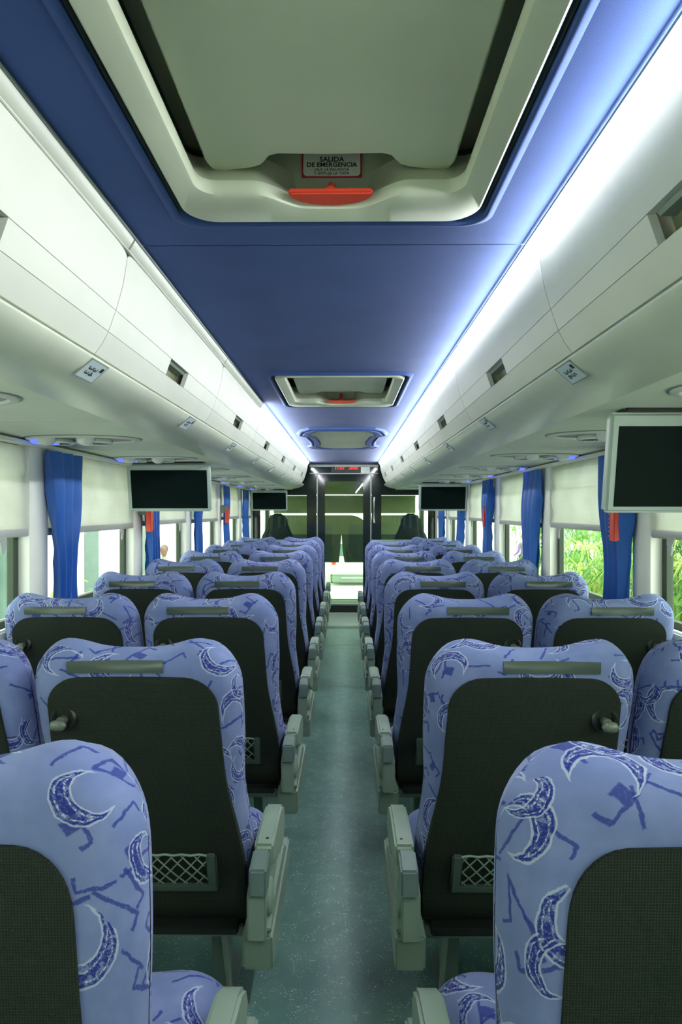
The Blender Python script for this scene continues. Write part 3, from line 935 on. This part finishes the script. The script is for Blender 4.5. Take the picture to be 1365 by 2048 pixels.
# ------------------------------------------------------------------ seats
SW, ZB, ZT = 0.242, 0.37, 1.063
def seat_top(x):
    ax = abs(x); r = 0.085
    z = ZT + 0.022 * math.exp(-((ax - 0.150) / 0.062) ** 2)
    c = SW - r
    if ax > c: z -= r - math.sqrt(max(0, r * r - (ax - c) ** 2))
    return z
def spine_y(z):            # rear face of the backrest
    return 0.20 * (1 - (z - ZB) / (ZT - ZB)) - 0.01 * math.sin(PI * (z - ZB) / (ZT - ZB))
def thick(z):
    t = (z - ZB) / (ZT - ZB)
    return 0.135 - 0.025 * t
def wob(t):                # widening of the lower bolsters
    return 1 + 0.03 * math.exp(-((t - 0.22) / 0.16) ** 2) - 0.03 * math.exp(-((t - 0.55) / 0.15) ** 2)
def q(d, r):
    k = 1 - min(max(d / r, 0), 1)
    return math.sqrt(max(0, 1 - k * k))
def half_t(x, z):
    top = seat_top(x)
    return thick(z) / 2 * q(SW - abs(x), 0.062) * q(top - z, 0.070) * (0.35 + 0.65 * q(z - ZB, 0.03))
def rear_y(x, z):
    return spine_y(z) + thick(z) / 2 - half_t(x, z)
def samples(n, lo=-1.0):
    return [math.sin(PI / 2 * (-1 + 2 * i / (n - 1))) for i in range(n)]

def backrest():
    S = samples(37); Tn = 34
    T = [1 - (1 - j / (Tn - 1)) ** 1.0 for j in range(Tn)]
    T = [math.sin(PI / 2 * t) * 0.55 + t * 0.45 for t in T]
    b = B()
    for sgn in (-1, 1):
        rows, uvs = [], []
        for t in T:
            r, u = [], []
            for s_ in S:
                x = s_ * SW
                top = seat_top(x)
                z = ZB + t * (top - ZB)
                h = half_t(x, z)
                yc = spine_y(z) + thick(z) / 2
                y = yc + sgn * h
                if sgn > 0:
                    y += 0.030 * math.exp(-((abs(x) - 0.19) / 0.035) ** 2) * q(top - z, 0.1) * q(z - ZB, 0.1)
                r.append((x * wob(t), y, z))
                dx = thick(z) / 2 - thick(z) / 2 * q(SW - abs(x), 0.062)
                dz = thick(z) / 2 - thick(z) / 2 * q(top - z, 0.070)
                u.append((sgn * (x + math.copysign(dx, x)) + (0 if sgn < 0 else 0.9), z + dz))
            rows.append(r); uvs.append(u)
        b.grid(rows, uvs=uvs)
    return b.mesh('backrest', 75, weld=False)

def pan_a(z):             # half width of the black rear panel, wider towards the bottom
    f = min(1, max(0, (ZT - 0.15 - z) / 0.50))
    return SW - 0.047 + 0.037 * f
def xz_top(x):            # upper outline of the black rear panel
    a = SW - 0.047; r = 0.075
    z = ZT - 0.062 + 0.004 * math.cos(x * 8)
    ax = abs(x); c = a - r
    if ax > c: z -= r - math.sqrt(max(0, r * r - (ax - c) ** 2))
    return z
def back_panel(drop=0.0, nar=0.0):
    a = SW - 0.047; b = B()
    S = samples(29)
    T = [i / 26 for i in range(27)]
    zl = 0.335
    def surf(x, z, off):
        zz = max(z, ZB + 0.03)
        t = (z - ZB) / (ZT - ZB)
        bulge = 0.020 * max(0.0, 1 - abs(z - 0.375) / 0.085)
        k = (pan_a(z) - nar) / a
        y = min(rear_y(x, min(zz, ZT - 0.07)), spine_y(z) + 0.03) if z >= ZB + 0.03 else spine_y(ZB + 0.03) + (ZB + 0.03 - z) * 0.4
        return (x * k * wob(max(0, t)), y - off - bulge, z)
    front = [[surf(s_ * a, zl + t * (xz_top(s_ * a) - drop - zl), 0.006) for s_ in S] for t in T]
    b.grid(front)
    # rim turned back into the cushion
    loop = [r[0] for r in front] + front[-1][1:] + [r[-1] for r in front[::-1]][1:]
    b.grid([loop, [(x * 1.004, y + 0.018, z + 0.001) for x, y, z in loop]])
    # bottom lip going forward below the cushion
    bl = front[0]
    b.grid([bl, [(x * 0.99, y + 0.02, z - 0.012) for x, y, z in bl], [(x * 0.985, y + 0.10, z - 0.008) for x, y, z in bl], [(x * 0.985, y + 0.10, z + 0.06) for x, y, z in bl]])
    return b.mesh('back_panel', 60)

def PY(x, z, off):
    return rear_y(x * 0.9, min(z, ZT - 0.03)) - off
def pocket_frame(s):
    b = B()
    a = SW - 0.075
    W0, H0, H1 = 0.026, 0.438, 0.538
    def slab(x0, x1, z0, z1):
        vs = []
        for off in (0.020, 0.004):
            for x, z in ((x0, z0), (x1, z0), (x1, z1), (x0, z1)):
                vs.append((x, PY(0, z, off), z))
        bm = bmesh.new()
        V = [bm.verts.new(p) for p in vs]
        for f in ((0, 1, 2, 3), (7, 6, 5, 4), (0, 4, 5, 1), (1, 5, 6, 2), (2, 6, 7, 3), (3, 7, 4, 0)):
            bm.faces.new([V[i] for i in f])
        bmesh.ops.bevel(bm, geom=bm.edges[:], offset=0.004, segments=2, affect='EDGES', clamp_overlap=True)
        b.bmadd(bm)
    slab(-a, -a + W0, H0, H1); slab(a - W0, a, H0, H1); slab(-a, a, H0 - 0.012, H0 + 0.010)
    return b.mesh('pocket_frame')
def pocket_net():
    b = B()
    a = SW - 0.075 - 0.022; z0, z1 = 0.446, 0.534
    H = z1 - z0; N = 9; stp = 2 * a / N
    for d in (1, -1):
        for k in range(-3, N + 3):
            pts = []
            for j in range(7):
                f = j / 6
                x = -a + stp * (k + 2.4 * f if d > 0 else k + 2.4 * (1 - f)) + 0.003 * math.sin(k * 2.3)
                if -a - 1e-6 <= x <= a + 1e-6:
                    z = z0 + H * f
                    pts.append((x, PY(0, z, 0.013 + 0.004 * math.sin(PI * f)), z))
            if len(pts) > 1: b.tube(pts, 0.0019, 4, False)
    b.tube([(-a + 2 * a * k / 14, PY(0, z1, 0.014) , z1 + 0.003 * (k % 2)) for k in range(15)], 0.0032, 5, False)
    return b.mesh('pocket_net', 70)
def label_strip(s):
    b = B(); rows, back = [], []
    for j in range(6):
        z = 1.014 + 0.027 * j / 5
        rows.append([(x - s * 0.033, rear_y(x - s * 0.033, z) - 0.0045, z) for x in [(-0.107 + 0.214 * i / 14) for i in range(15)]])
    b.grid(rows)
    lp = rows[0] + [r[-1] for r in rows[1:]] + rows[-1][::-1][1:] + [r[0] for r in rows[1:-1]][::-1]
    lp.append(lp[0])
    b.grid([lp, [(x, y + 0.004, z) for x, y, z in lp]])
    return b.mesh('label_strip', 40)
def knob_parts(s):
    x, z = -s * (SW - 0.083), 0.905
    y = rear_y(x, z) - 0.004
    ring = B().lathe([(0.030, -0.002), (0.030, 0.006), (0.025, 0.010), (0.019, 0.007), (0.017, 0.002), (0, 0.002)], (x, y, z), (0, -1, 0.1), 20).mesh('hook_socket')
    b = B()
    b.lathe([(0.0, 0.002), (0.010, 0.003), (0.011, 0.016), (0.012, 0.020)], (x, y, z - 0.004), (0, -1, 0), 12)
    c = (x - s * 0.003, y - 0.026, z - 0.009)
    rings = []
    for i in range(9):
        f = -1 + 2 * i / 8
        r = math.sqrt(max(0.0, 1 - abs(f) ** 2.6))
        rings.append([(c[0] + 0.020 * f, c[1] + 0.010 * max(r, .02) * math.cos(2 * PI * k / 12), c[2] + 0.0125 * max(r, .02) * math.sin(2 * PI * k / 12)) for k in range(12)])
    b.loft(rings)
    return ring, b.mesh('coat_hook')
def cushion():
    b = B()
    S, T = samples(25), samples(21)
    for sgn in (-1, 1):
        rows, uvs = [], []
        for t in T:
            r, u = [], []
            for s_ in S:
                x = s_ * (0.226 + 0.023 * min(1, max(0, t + 0.4)))
                y = 0.405 + t * 0.165 - 0.02 * s_ * s_ * max(0, t)
                hx = q((1 - abs(s_)) * 0.232, 0.05); hy = q((1 - abs(t)) * 0.165, 0.06)
                z = 0.395 + sgn * 0.062 * hx * hy
                if sgn > 0: z += 0.012 * math.exp(-((abs(x) - 0.17) / 0.05) ** 2) * hx * hy - 0.01 * (1 - t) * 0.5
                r.append((x, y, z)); u.append((x + 2.0, y + sgn * 0.7 + (0.06 - 0.06 * hy) * sgn))
            rows.append(r); uvs.append(u)
        b.grid(rows, uvs=uvs)
    return b.mesh('seat_cushion', 75)
def arm_parts(s):
    x0, x1 = s * 0.258, s * 0.306
    P = {}
    pad = [(0.150, 0.548), (0.160, 0.556), (0.30, 0.556), (0.37, 0.545), (0.415, 0.520), (0.435, 0.480), (0.425, 0.450), (0.38, 0.430), (0.30, 0.440), (0.22, 0.478), (0.150, 0.500)]
    P['armrest'] = (B().prism(pad, 'x', x0, x1, 0.007, 2).mesh('armrest'), M['armgrey'])
    P['arm_screw'] = (B().lathe([(0.004, 0), (0.004, 0.0012), (0, 0.0012)], (s * 0.288, 0.172, 0.5555), (0, 0, 1), 8).mesh('arm_screw'), M['black'])
    hinge = [(0.070, 0.470), (0.075, 0.532), (0.152, 0.543), (0.152, 0.490), (0.12, 0.462)]
    P['arm_hinge'] = (B().prism(hinge, 'x', s * 0.256, s * 0.298, 0.005, 2).mesh('arm_hinge'), M['armdark'])
    post = [(0.086, 0.355), (0.082, 0.470), (0.17, 0.495), (0.25, 0.470), (0.30, 0.430), (0.33, 0.355)]
    P['arm_post'] = (B().prism(post, 'x', s * 0.250, s * 0.295, 0.004, 2).mesh('arm_post'), M['armgrey'])
    P['pivot_cover'] = (B().lathe([(0.042, 0), (0.042, 0.006), (0.036, 0.010), (0.010, 0.011), (0, 0.011)], (s * 0.294, 0.150, 0.425), (s, 0, 0), 22).mesh('pivot_cover'), M['armgrey'])
    up = [(0.120, 0.352), (0.105, 0.372), (0.14, 0.405), (0.42, 0.405), (0.50, 0.352)]
    P['side_ledge'] = (B().prism(up, 'x', s * 0.246, s * 0.304, 0.004, 2).mesh('side_ledge'), M['armgrey'])
    bx = [(0.118, 0.262), (0.105, 0.355), (0.55, 0.355), (0.55, 0.30), (0.50, 0.262)]
    P['side_cover'] = (B().prism(bx, 'x', s * 0.234, s * 0.308, 0.006, 2).mesh('side_cover'), M['armgrey'])
    return P
def frame_parts(s, aisle):
    P = []
    P.append(('frame_beam', B().box(-0.225, 0.225, 0.20, 0.235, 0.285, 0.318, 0.004).mesh('frame_beam'), M['frame_steel']))
    P.append(('frame_beam', B().box(-0.225, 0.225, 0.47, 0.505, 0.285, 0.318, 0.004).mesh('frame_beam'), M['frame_steel']))
    P.append(('seat_pan', B().box(-0.215, 0.215, 0.16, 0.56, 0.318, 0.338, 0.004).mesh('seat_pan'), M['black']))
    x = s * 0.14 if aisle else -s * 0.16
    P.append(('leg', B().prism([(0.285, 0.285), (0.40, 0.285), (0.365, 0.03), (0.325, 0.03)], 'x', x - 0.022, x + 0.022, 0.004).box(x - 0.03, x + 0.03, 0.19, 0.51, 0.0, 0.03, 0.006).mesh('leg'), M['armdark']))
    P.append(('leg_brace', B().prism([(0.205, 0.285), (0.235, 0.285), (0.335, 0.03), (0.305, 0.03)], 'x', x + s * 0.024, x + s * 0.032, 0).mesh('leg_brace'), M['frame_steel']))
    return P
BR, BP, CU, NE = backrest(), back_panel(), cushion(), pocket_net()
BP0 = back_panel(0.028, 0.022)
PARTS = {}
for s in (1, -1):                       # s=+1: aisle on the +x side (seats left of the aisle)
    sock, hook = knob_parts(s)
    arms = arm_parts(s)
    LS, PF = label_strip(s), pocket_frame(s)
    for aisle in (True, False):
        PARTS[(s, aisle)] = dict(sock=sock, hook=hook, arms=arms if aisle else {}, LS=LS, PF=PF, fr=frame_parts(s, aisle))
def seat(x, y, s, aisle, label, group, up=0.0):
    D = PARTS[(s, aisle)]
    t = thing('coach_seat', label, 'seat', (x, y, 0), (0, 0, 0), group)
    br = obj('backrest', BR, M['fabric'], t)
    bp = obj('back_panel', BP0 if up else BP, M['weave'], t)
    obj('coat_hook_socket', D['sock'], M['black'], bp)
    obj('coat_hook', D['hook'], M['knob'], bp)
    if not up: obj('label_strip', D['LS'], M['holder'], br)
    pf = obj('pocket_frame', D['PF'], M['pocket'], t)
    obj('pocket_net', NE, M['net'], pf)
    obj('seat_cushion', CU, M['fabric'], t)
    for n_, me, m_ in D['fr']: obj(n_, me, m_, t)
    if up:                    # backrest set more upright about its hinge
        R = Matrix.Translation((0, 0.075, ZB)) @ Matrix.Rotation(-up, 4, 'X') @ Matrix.Translation((0, -0.20, -ZB))
        for o in (br, bp, pf):
            o.matrix_local = R
    for n_, (me, m_) in D['arms'].items():
        obj(n_, me, m_, t)
    return t
XA, XO = 0.456, 0.957
rows = [0.73] + [1.33 + 0.75 * k for k in range(8)]
for s, side in ((1, 'left'), (-1, 'right')):
    for aisle in (True, False):
        for n_, y in enumerate(rows):
            if n_ == 0 and not aisle: continue
            if n_ == 8 and s < 0 and aisle: continue
            x = -s * (XA if aisle else XO)
            if aisle:
                lab = ('blue patterned aisle seat left of the aisle, %s row from the rear' if s > 0 else 'blue patterned aisle seat right of the aisle, %s row from the rear') % ORD[n_]
            else:
                lab = 'blue patterned window seat on the %s side, %s row from the rear' % (side, ORD[n_])
            seat(x, y - (0.065 if n_ == 0 else 0), s, aisle, lab, 'coach seats in rows of four', 0.19 if n_ == 0 else 0.0)

# ------------------------------------------------------------------ driver cab
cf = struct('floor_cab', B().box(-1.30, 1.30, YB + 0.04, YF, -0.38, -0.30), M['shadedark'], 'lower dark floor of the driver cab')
for side, s in (('left', -1), ('right', 1)):
    w = struct('wall_cab_' + side, B().box(s * XW, s * (XW + 0.07), YB + 0.055, YF, -0.38, 0.85), M['cream'], 'side wall of the driver cab on the %s' % side)
    obj('window_header', B().box(s * XW, s * (XW + 0.07), YB + 0.055, YF, 1.62, 2.2), M['cream'], w)
    obj('pillar', B().box(s * XW, s * (XW + 0.07), YB + 0.055, YB + 0.22, 0.85, 1.62), M['gasket'], w)
    obj('pillar', B().box(s * XW, s * (XW + 0.07), YF - 0.14, YF, 0.85, 1.62), M['gasket'], w)
    wi += 1
    w2 = struct('window_%d' % wi, B().box(s * (XW + 0.03), s * (XW + 0.035), YB + 0.22, YF - 0.14, 0.85, 1.62), M['winglass'], 'side window of the driver cab on the %s' % side)
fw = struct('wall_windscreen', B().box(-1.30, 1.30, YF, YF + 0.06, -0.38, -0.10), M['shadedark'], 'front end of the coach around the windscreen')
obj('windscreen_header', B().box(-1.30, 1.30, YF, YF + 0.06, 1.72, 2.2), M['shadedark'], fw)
obj('windscreen_pane', B().box(-1.30, 1.30, YF + 0.02, YF + 0.026, -0.10, 1.72), M['winglass'], fw)
obj('cab_ceiling', B().box(-1.235, 1.235, YB + 0.05, YF, 1.93, 1.96), M['visor'], fw)
# sun shades across the windscreen
t = thing('sun_visor', 'olive cab visor panel seen through the top of the glass door', 'visor', (0, YF - 0.25, 1.60))
obj('visor_panel', B().box(-1.15, 1.15, 0.0, 0.03, 0.03, 0.30, 0.006), M['visor'], t)
obj('visor_tube', B().tube([(-1.15, 0, 0.0), (1.15, 0, 0.0)], 0.018, 10), M['metal'], t)
tag(obj('windscreen_blind', B().box(-1.15, 1.15, YF - 0.22, YF - 0.212, 1.325, 1.60), M['shade']), 'dark olive roller shade hanging under the cab visor', 'shade')
def lower_shade(xa, xb, rr, label):
    t = thing('folding_sunshade', label, 'sunshade', (0.5 * (xa + xb), YF - 0.10, 0.52))
    w2 = 0.5 * (xb - xa); pts = [(-w2, 0.46), (w2, 0.46)]
    H = 0.775
    if rr > 0:
        pts += [(w2, H - 0.32)] + [(w2 - 0.32 + 0.32 * math.cos(PI / 2 * k / 8), H - 0.32 + 0.32 * math.sin(PI / 2 * k / 8)) for k in range(1, 9)] + [(-w2, H)]
    else:
        pts += [(w2, H), (-w2, H)]
    obj('shade_cloth', B().prism(pts, 'y', 0, 0.008), M['shade'], t)
    inner = -1 if rr > 0 else 1
    pts2 = [(-w2, 0.46), (w2, 0.46), (w2, 0), (-w2, 0)]
    if rr > 0: pts2 = [(-w2, 0.46), (w2, 0.46), (w2, 0), (-w2 + 0.05, 0.0), (-w2 + 0.02, 0.20)]
    else: pts2 = [(-w2, 0.46), (w2, 0.46), (w2 - 0.02, 0.20), (w2 - 0.04, 0), (-w2, 0)]
    obj('shade_band', B().prism(pts2, 'y', -0.012, 0.0), M['shadedark'], t)
lower_shade(-1.15, -0.05, 0, 'dark folding sunshade over the left half of the windscreen')
lower_shade(0.44, 1.15, 0, 'plain folding sunshade behind the right bulkhead window')
lower_shade(-0.05, 0.42, 1, 'round-cornered folding sunshade over the right half of the windscreen')
ds = thing('dashboard', 'white dashboard top below the windscreen behind the glass door', 'dashboard', (0, YF - 0.45, -0.30))
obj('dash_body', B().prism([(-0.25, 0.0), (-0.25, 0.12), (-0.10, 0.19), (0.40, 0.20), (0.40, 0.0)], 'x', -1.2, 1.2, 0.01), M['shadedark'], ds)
for side, s in (('left', -1), ('right', 1)):
    t = thing('cab_seat', 'dark high-backed seat in the cab behind the %s bulkhead window' % side, 'seat', (s * 0.955, 8.85, -0.42))
    obj('seat_base', B().box(-0.24, 0.24, -0.25, 0.25, 0, 0.62, 0.03), M['darkseat'], t)
    obj('seat_cushion', B().box(-0.25, 0.25, -0.26, 0.28, 0.62, 0.76, 0.05, 4), M['darkseat'], t)
    prof = [(-0.25, 0.70), (-0.25, 1.35), (-0.20, 1.48), (-0.15, 1.55), (-0.13, 1.70), (-0.08, 1.75), (0.08, 1.75), (0.13, 1.70), (0.15, 1.55), (0.20, 1.48), (0.25, 1.35), (0.25, 0.70)]
    obj('backrest', B().prism(prof, 'y', -0.30, -0.16, 0.035, 3), M['darkseat'], t)

# ------------------------------------------------------------------ outside
GZ = -1.25
struct('ground', B().box(-60, 60, -30, 110, GZ - 0.1, GZ), M['concrete'], 'pale sunlit pavement around the coach')
# building seen through the left windows
bd = thing('building', 'white rendered building with tall windows seen through the left windows', 'building', (-6.3, 12.0, GZ))
obj('facade', B().box(-3.0, 0, -16, 22, 0, 7.0), M['render'], bd)
for yw in (-8.0, -4.5, -1.2, 2.8, 6.8, 11.0):
    wf_ = obj('window', B().box(-0.02, 0.06, yw - 0.62, yw + 0.62, 0.55, 2.45).box(0.02, 0.10, yw - 0.70, yw + 0.70, 0.47, 0.55), M['render'], bd)
    obj('pane', B().box(0.05, 0.075, yw - 0.50, yw + 0.30, 0.65, 2.32), M['bglass'], wf_)
for yw in (1.7, 5.6):
    for k in range(5):
        obj('quoin_block', B().box(0, 0.05, yw - 0.14, yw + 0.14, 0.7 + k * 0.38, 0.92 + k * 0.38, 0.01), M['stone'], bd)
obj('canopy', B().box(0, 1.0, 7.5, 13.0, 2.55, 2.75, 0.02), M['teal'], bd)
for yw in (8.0, 12.6):
    obj('canopy_post', B().tube([(0.9, yw, 0), (0.9, yw, 2.55)], 0.06, 10), M['teal'], bd)
# pale wall behind the plants on the right
gw = thing('garden_wall', 'pale garden wall standing behind the papyrus plants', 'wall', (8.5, 14, GZ))
obj('wall_face', B().box(0, 0.25, -14, 14, 0, 3.4), M['render'], gw)
obj('coping', B().box(-0.06, 0.31, -14, 14, 3.4, 3.48, 0.01), M['stone'], gw)

def papyrus(loc, seed, h, nst, label, mats=('leafA', 'leafY')):
    rng = random.Random(seed)
    t = thing('papyrus_plant', label, 'plant', loc, (0, 0, 0), 'papyrus plants beside the coach')
    st = B(); lf = [B(), B()]
    for i in range(nst):
        a = rng.uniform(0, 2 * PI); r = rng.uniform(0.0, 0.35); lean = rng.uniform(0.05, 0.40)
        hh = h * rng.uniform(0.5, 1.05)
        p0 = Vector((r * math.cos(a), r * math.sin(a), 0))
        p2 = p0 + Vector((lean * math.cos(a), lean * math.sin(a), hh))
        p1 = p0 * 0.4 + p2 * 0.6 + Vector((0, 0, 0.05 * hh)) - Vector((math.cos(a), math.sin(a), 0)) * 0.1 * lean
        st.tube([p0, p1, p2], [0.011, 0.008, 0.006], 4, False)
        b = lf[1 if rng.random() < 0.22 else 0]
        for k in range(26):
            th = 2 * PI * k / 26 + rng.uniform(-0.15, 0.15); L = rng.uniform(0.24, 0.44); up = rng.uniform(-0.1, 0.8)
            d = Vector((math.cos(th), math.sin(th), 0)); w = Vector((-math.sin(th), math.cos(th), 0)) * rng.uniform(0.007, 0.012)
            q0 = p2; q1 = p2 + d * L * 0.55 + Vector((0, 0, up * L * 0.5)); q2 = p2 + d * L + Vector((0, 0, up * L * 0.5 - 0.45 * L))
            b.add([q0 - w * .4, q0 + w * .4, q1 + w, q1 - w, q2], [(0, 1, 2, 3), (3, 2, 4)])
    obj('stem', st, M['stemg'], t)
    for b, m in zip(lf, mats):
        if b.v:
            o = obj('foliage', b.mesh('foliage', 0), M[m], t); o['kind'] = 'stuff'
pls = [((2.35, 2.5), 'outside the rearmost right window'), ((2.55, 3.6), 'behind the gap before the first right pillar'), ((2.3, 4.4), 'outside the second right window'),
       ((2.75, 5.2), 'close behind the second right curtain'), ((2.5, 6.2), 'outside the third right window'), ((3.1, 3.0), 'second row outside the rear right windows'),
       ((3.4, 4.6), 'taller, second row outside the right windows'), ((3.5, 6.0), 'second row behind the middle right pillar'), ((3.3, 7.6), 'farther along the right side near the third pillar'),
       ((2.9, 8.6), 'outside the fourth right window'), ((4.4, 5.4), 'deep in the bed by the garden wall'), ((4.6, 8.0), 'far back in the bed on the right'), ((3.0, 10.4), 'beside the cab on the right'), ((4.6, 11.5), 'far ahead beside the garden wall')]
for i, ((x, y), lb) in enumerate(pls):
    papyrus((x + 0.25, y, GZ), 40 + i, 2.35 + 0.25 * ((i * 7) % 4) / 3, 34, 'feathery green papyrus plant ' + lb, ('leafA', 'leafY') if i % 3 else ('leafB', 'leafA'))
def shrub(loc, seed, label, flowers=True):
    rng = random.Random(seed)
    t = thing('flowering_shrub', label, 'shrub', loc)
    st, lf, fl = B(), B(), B()
    for i in range(40):
        a = rng.uniform(0, 2 * PI); e = rng.uniform(0.3, 1.4); L = rng.uniform(0.9, 2.0)
        tip = Vector((math.cos(a) * math.cos(e) * L * 0.7, math.sin(a) * math.cos(e) * L * 0.7, math.sin(e) * L))
        st.tube([(0, 0, 0), tip * 0.5 + Vector((0, 0, 0.1)), tip], [0.014, 0.008, 0.004], 4, False)
        for k in range(24):
            p = tip * rng.uniform(0.35, 1.0) + Vector((rng.gauss(0, .08), rng.gauss(0, .08), rng.gauss(0, .08)))
            d = Vector((rng.gauss(0, 1), rng.gauss(0, 1), rng.gauss(0, .6))).normalized(); w = d.cross(Vector((0, 0, 1))).normalized() * 0.03
            tgt = fl if flowers and rng.random() < 0.14 else lf
            tgt.add([p, p + d * .06 + w, p + d * .13, p + d * .06 - w], [(0, 1, 2, 3)])
    obj('stem', st, M['stemg'], t)
    o = obj('foliage', lf.mesh('foliage', 0), M['leafA'], t); o['kind'] = 'stuff'
    if fl.v:
        o = obj('blossom', fl.mesh('blossom', 0), M['flower'], t); o['kind'] = 'stuff'
shrub((-3.6, 6.1, GZ), 5, 'green shrub with red blossom outside the rearmost left window')
shrub((-4.2, 8.9, GZ), 9, 'green shrub behind the flowering one on the left', False)

# white car ahead
ct = thing('parked_car', 'white car parked ahead, seen through the glass door', 'car', (0.35, 21.9, GZ))
prof = [(-0.95, 0.30), (-1.02, 0.62), (-0.98, 0.88), (-0.80, 1.00), (-0.45, 1.42), (0.0, 1.50), (0.9, 1.46), (1.6, 1.02), (2.6, 0.92), (2.95, 0.70), (2.95, 0.32)]
obj('car_body', B().prism(prof, 'x', -0.86, 0.86, 0.07, 3), M['carpaint'], ct)
obj('rear_window', B().prism([(-0.83, 1.03), (-0.50, 1.42), (-0.48, 1.40), (-0.80, 1.01)], 'x', -0.62, 0.62), M['bglass'], ct)
obj('rear_bumper', B().box(-0.84, 0.84, -1.10, -0.90, 0.10, 0.38, 0.04), M['cargrey'], ct)
obj('bumper_strip', B().box(-0.50, 0.50, -1.12, -1.09, 0.26, 0.29), M['carpaint'], ct)
obj('licence_plate', B().box(-0.22, 0.22, -1.03, -1.0, 0.68, 0.80), M['paper'], ct)
for s in (-1, 1):
    obj('tail_lamp', B().box(s * 0.68, s * 0.83, -1.035, -0.95, 0.72, 0.92, 0.02), M['red'], ct)
    for y in (-0.15, 2.2):
        obj('wheel', B().lathe([(0.0, 0), (0.30, 0), (0.32, 0.03), (0.32, 0.17), (0.30, 0.20), (0, 0.20)], (s * 0.68, y, 0.32), (s, 0, 0), 20), M['tyre'], ct)

# people outside
def person(loc, rotz, top, label, pose):
    t = thing('person', label, 'person', loc, (0, 0, rotz))
    V = {'pel': (0, 0, 0.92, .13, .095), 'wst': (0, 0, 1.06, .12, .085), 'chs': (0, -.01, 1.28, .155, .10), 'nk': (0, 0, 1.44, .055, .055), 'hd0': (0, .01, 1.50, .06, .07)}
    names, pos, rad = [], [], []
    def add(n, p, r):
        names.append(n); pos.append(p); rad.append(r); return len(names) - 1
    ed = []
    ip = add('pel', (0, 0, .92), (.13, .10)); iw = add('wst', (0, 0, 1.07), (.12, .09)); ic = add('chs', (0, 0, 1.28), (.15, .10)); ik = add('nk', (0, 0, 1.43), (.05, .05)); ih = add('hd', (0, .01, 1.50), (.055, .06))
    ed += [(ip, iw), (iw, ic), (ic, ik), (ik, ih)]
    for s in (-1, 1):
        sh = add('sh', (s * .17, 0, 1.36), (.055, .055)); el = add('el', (s * .23, .02 - pose * .03, 1.08), (.042, .042)); wr = add('wr', (s * .22, .06 + pose * .12, .86 + pose * .12), (.03, .03)); ha = add('ha', (s * .215, .08 + pose * .16, .78 + pose * .16), (.028, .036))
        hp = add('hp', (s * .09, 0, .85), (.085, .085)); kn = add('kn', (s * .10, .02, .48), (.06, .06)); an = add('an', (s * .10, -.01, .09), (.042, .042)); to = add('to', (s * .11, .13, .04), (.038, .03))
        ed += [(ic, sh), (sh, el), (el, wr), (wr, ha), (ip, hp), (hp, kn), (kn, an), (an, to)]
    me = bpy.data.meshes.new('body'); me.from_pydata(pos, ed, [])
    o = bpy.data.objects.new('body', me); COL.objects.link(o); o.parent = t
    md = o.modifiers.new('skin', 'SKIN'); md.use_smooth_shade = True
    for i, v in enumerate(me.skin_vertices[0].data): v.radius = rad[i]
    me.skin_vertices[0].data[0].use_root = True
    sb = o.modifiers.new('sub', 'SUBSURF'); sb.levels = 1; sb.render_levels = 1
    me.materials.append(top)
    hd = B()
    hd.lathe([(0.0, -.115), (.045, -.11), (.066, -.07), (.076, -.01), (.078, .04), (.062, .09), (.03, .112), (0, .116)], (0, .015, 1.60), (0, 0, 1), 16)
    hd.box(-.010, .010, .085, .108, 1.585, 1.61, .004)
    for s in (-1, 1): hd.box(s * .074, s * .084, 0, .03, 1.58, 1.62, .004)
    obj('head', hd, M['skin'], t)
    obj('hair', B().lathe([(.082, 0.0), (.086, .03), (.078, .075), (.05, .108), (0, .124)], (0, -.002, 1.605), (0, -.12, 1), 16), M['hair'], t)
    tr = B()
    for s in (-1, 1):
        tr.tube([(s * .07, 0, .97), (s * .09, 0, .85), (s * .10, .02, .48), (s * .10, -.01, .10)], [.125, .108, .078, .062], 10)
    obj('trousers', tr, M['trouser'], t)
person((-4.05, 13.4, GZ + 0.12), PI, M['olive_top'], 'distant person in drab top standing outside the left windows', 0)
person((6.0, 20.2, GZ + 0.15), 0.4, M['purple'], 'distant person in purple top standing beyond the plants on the right', 1)
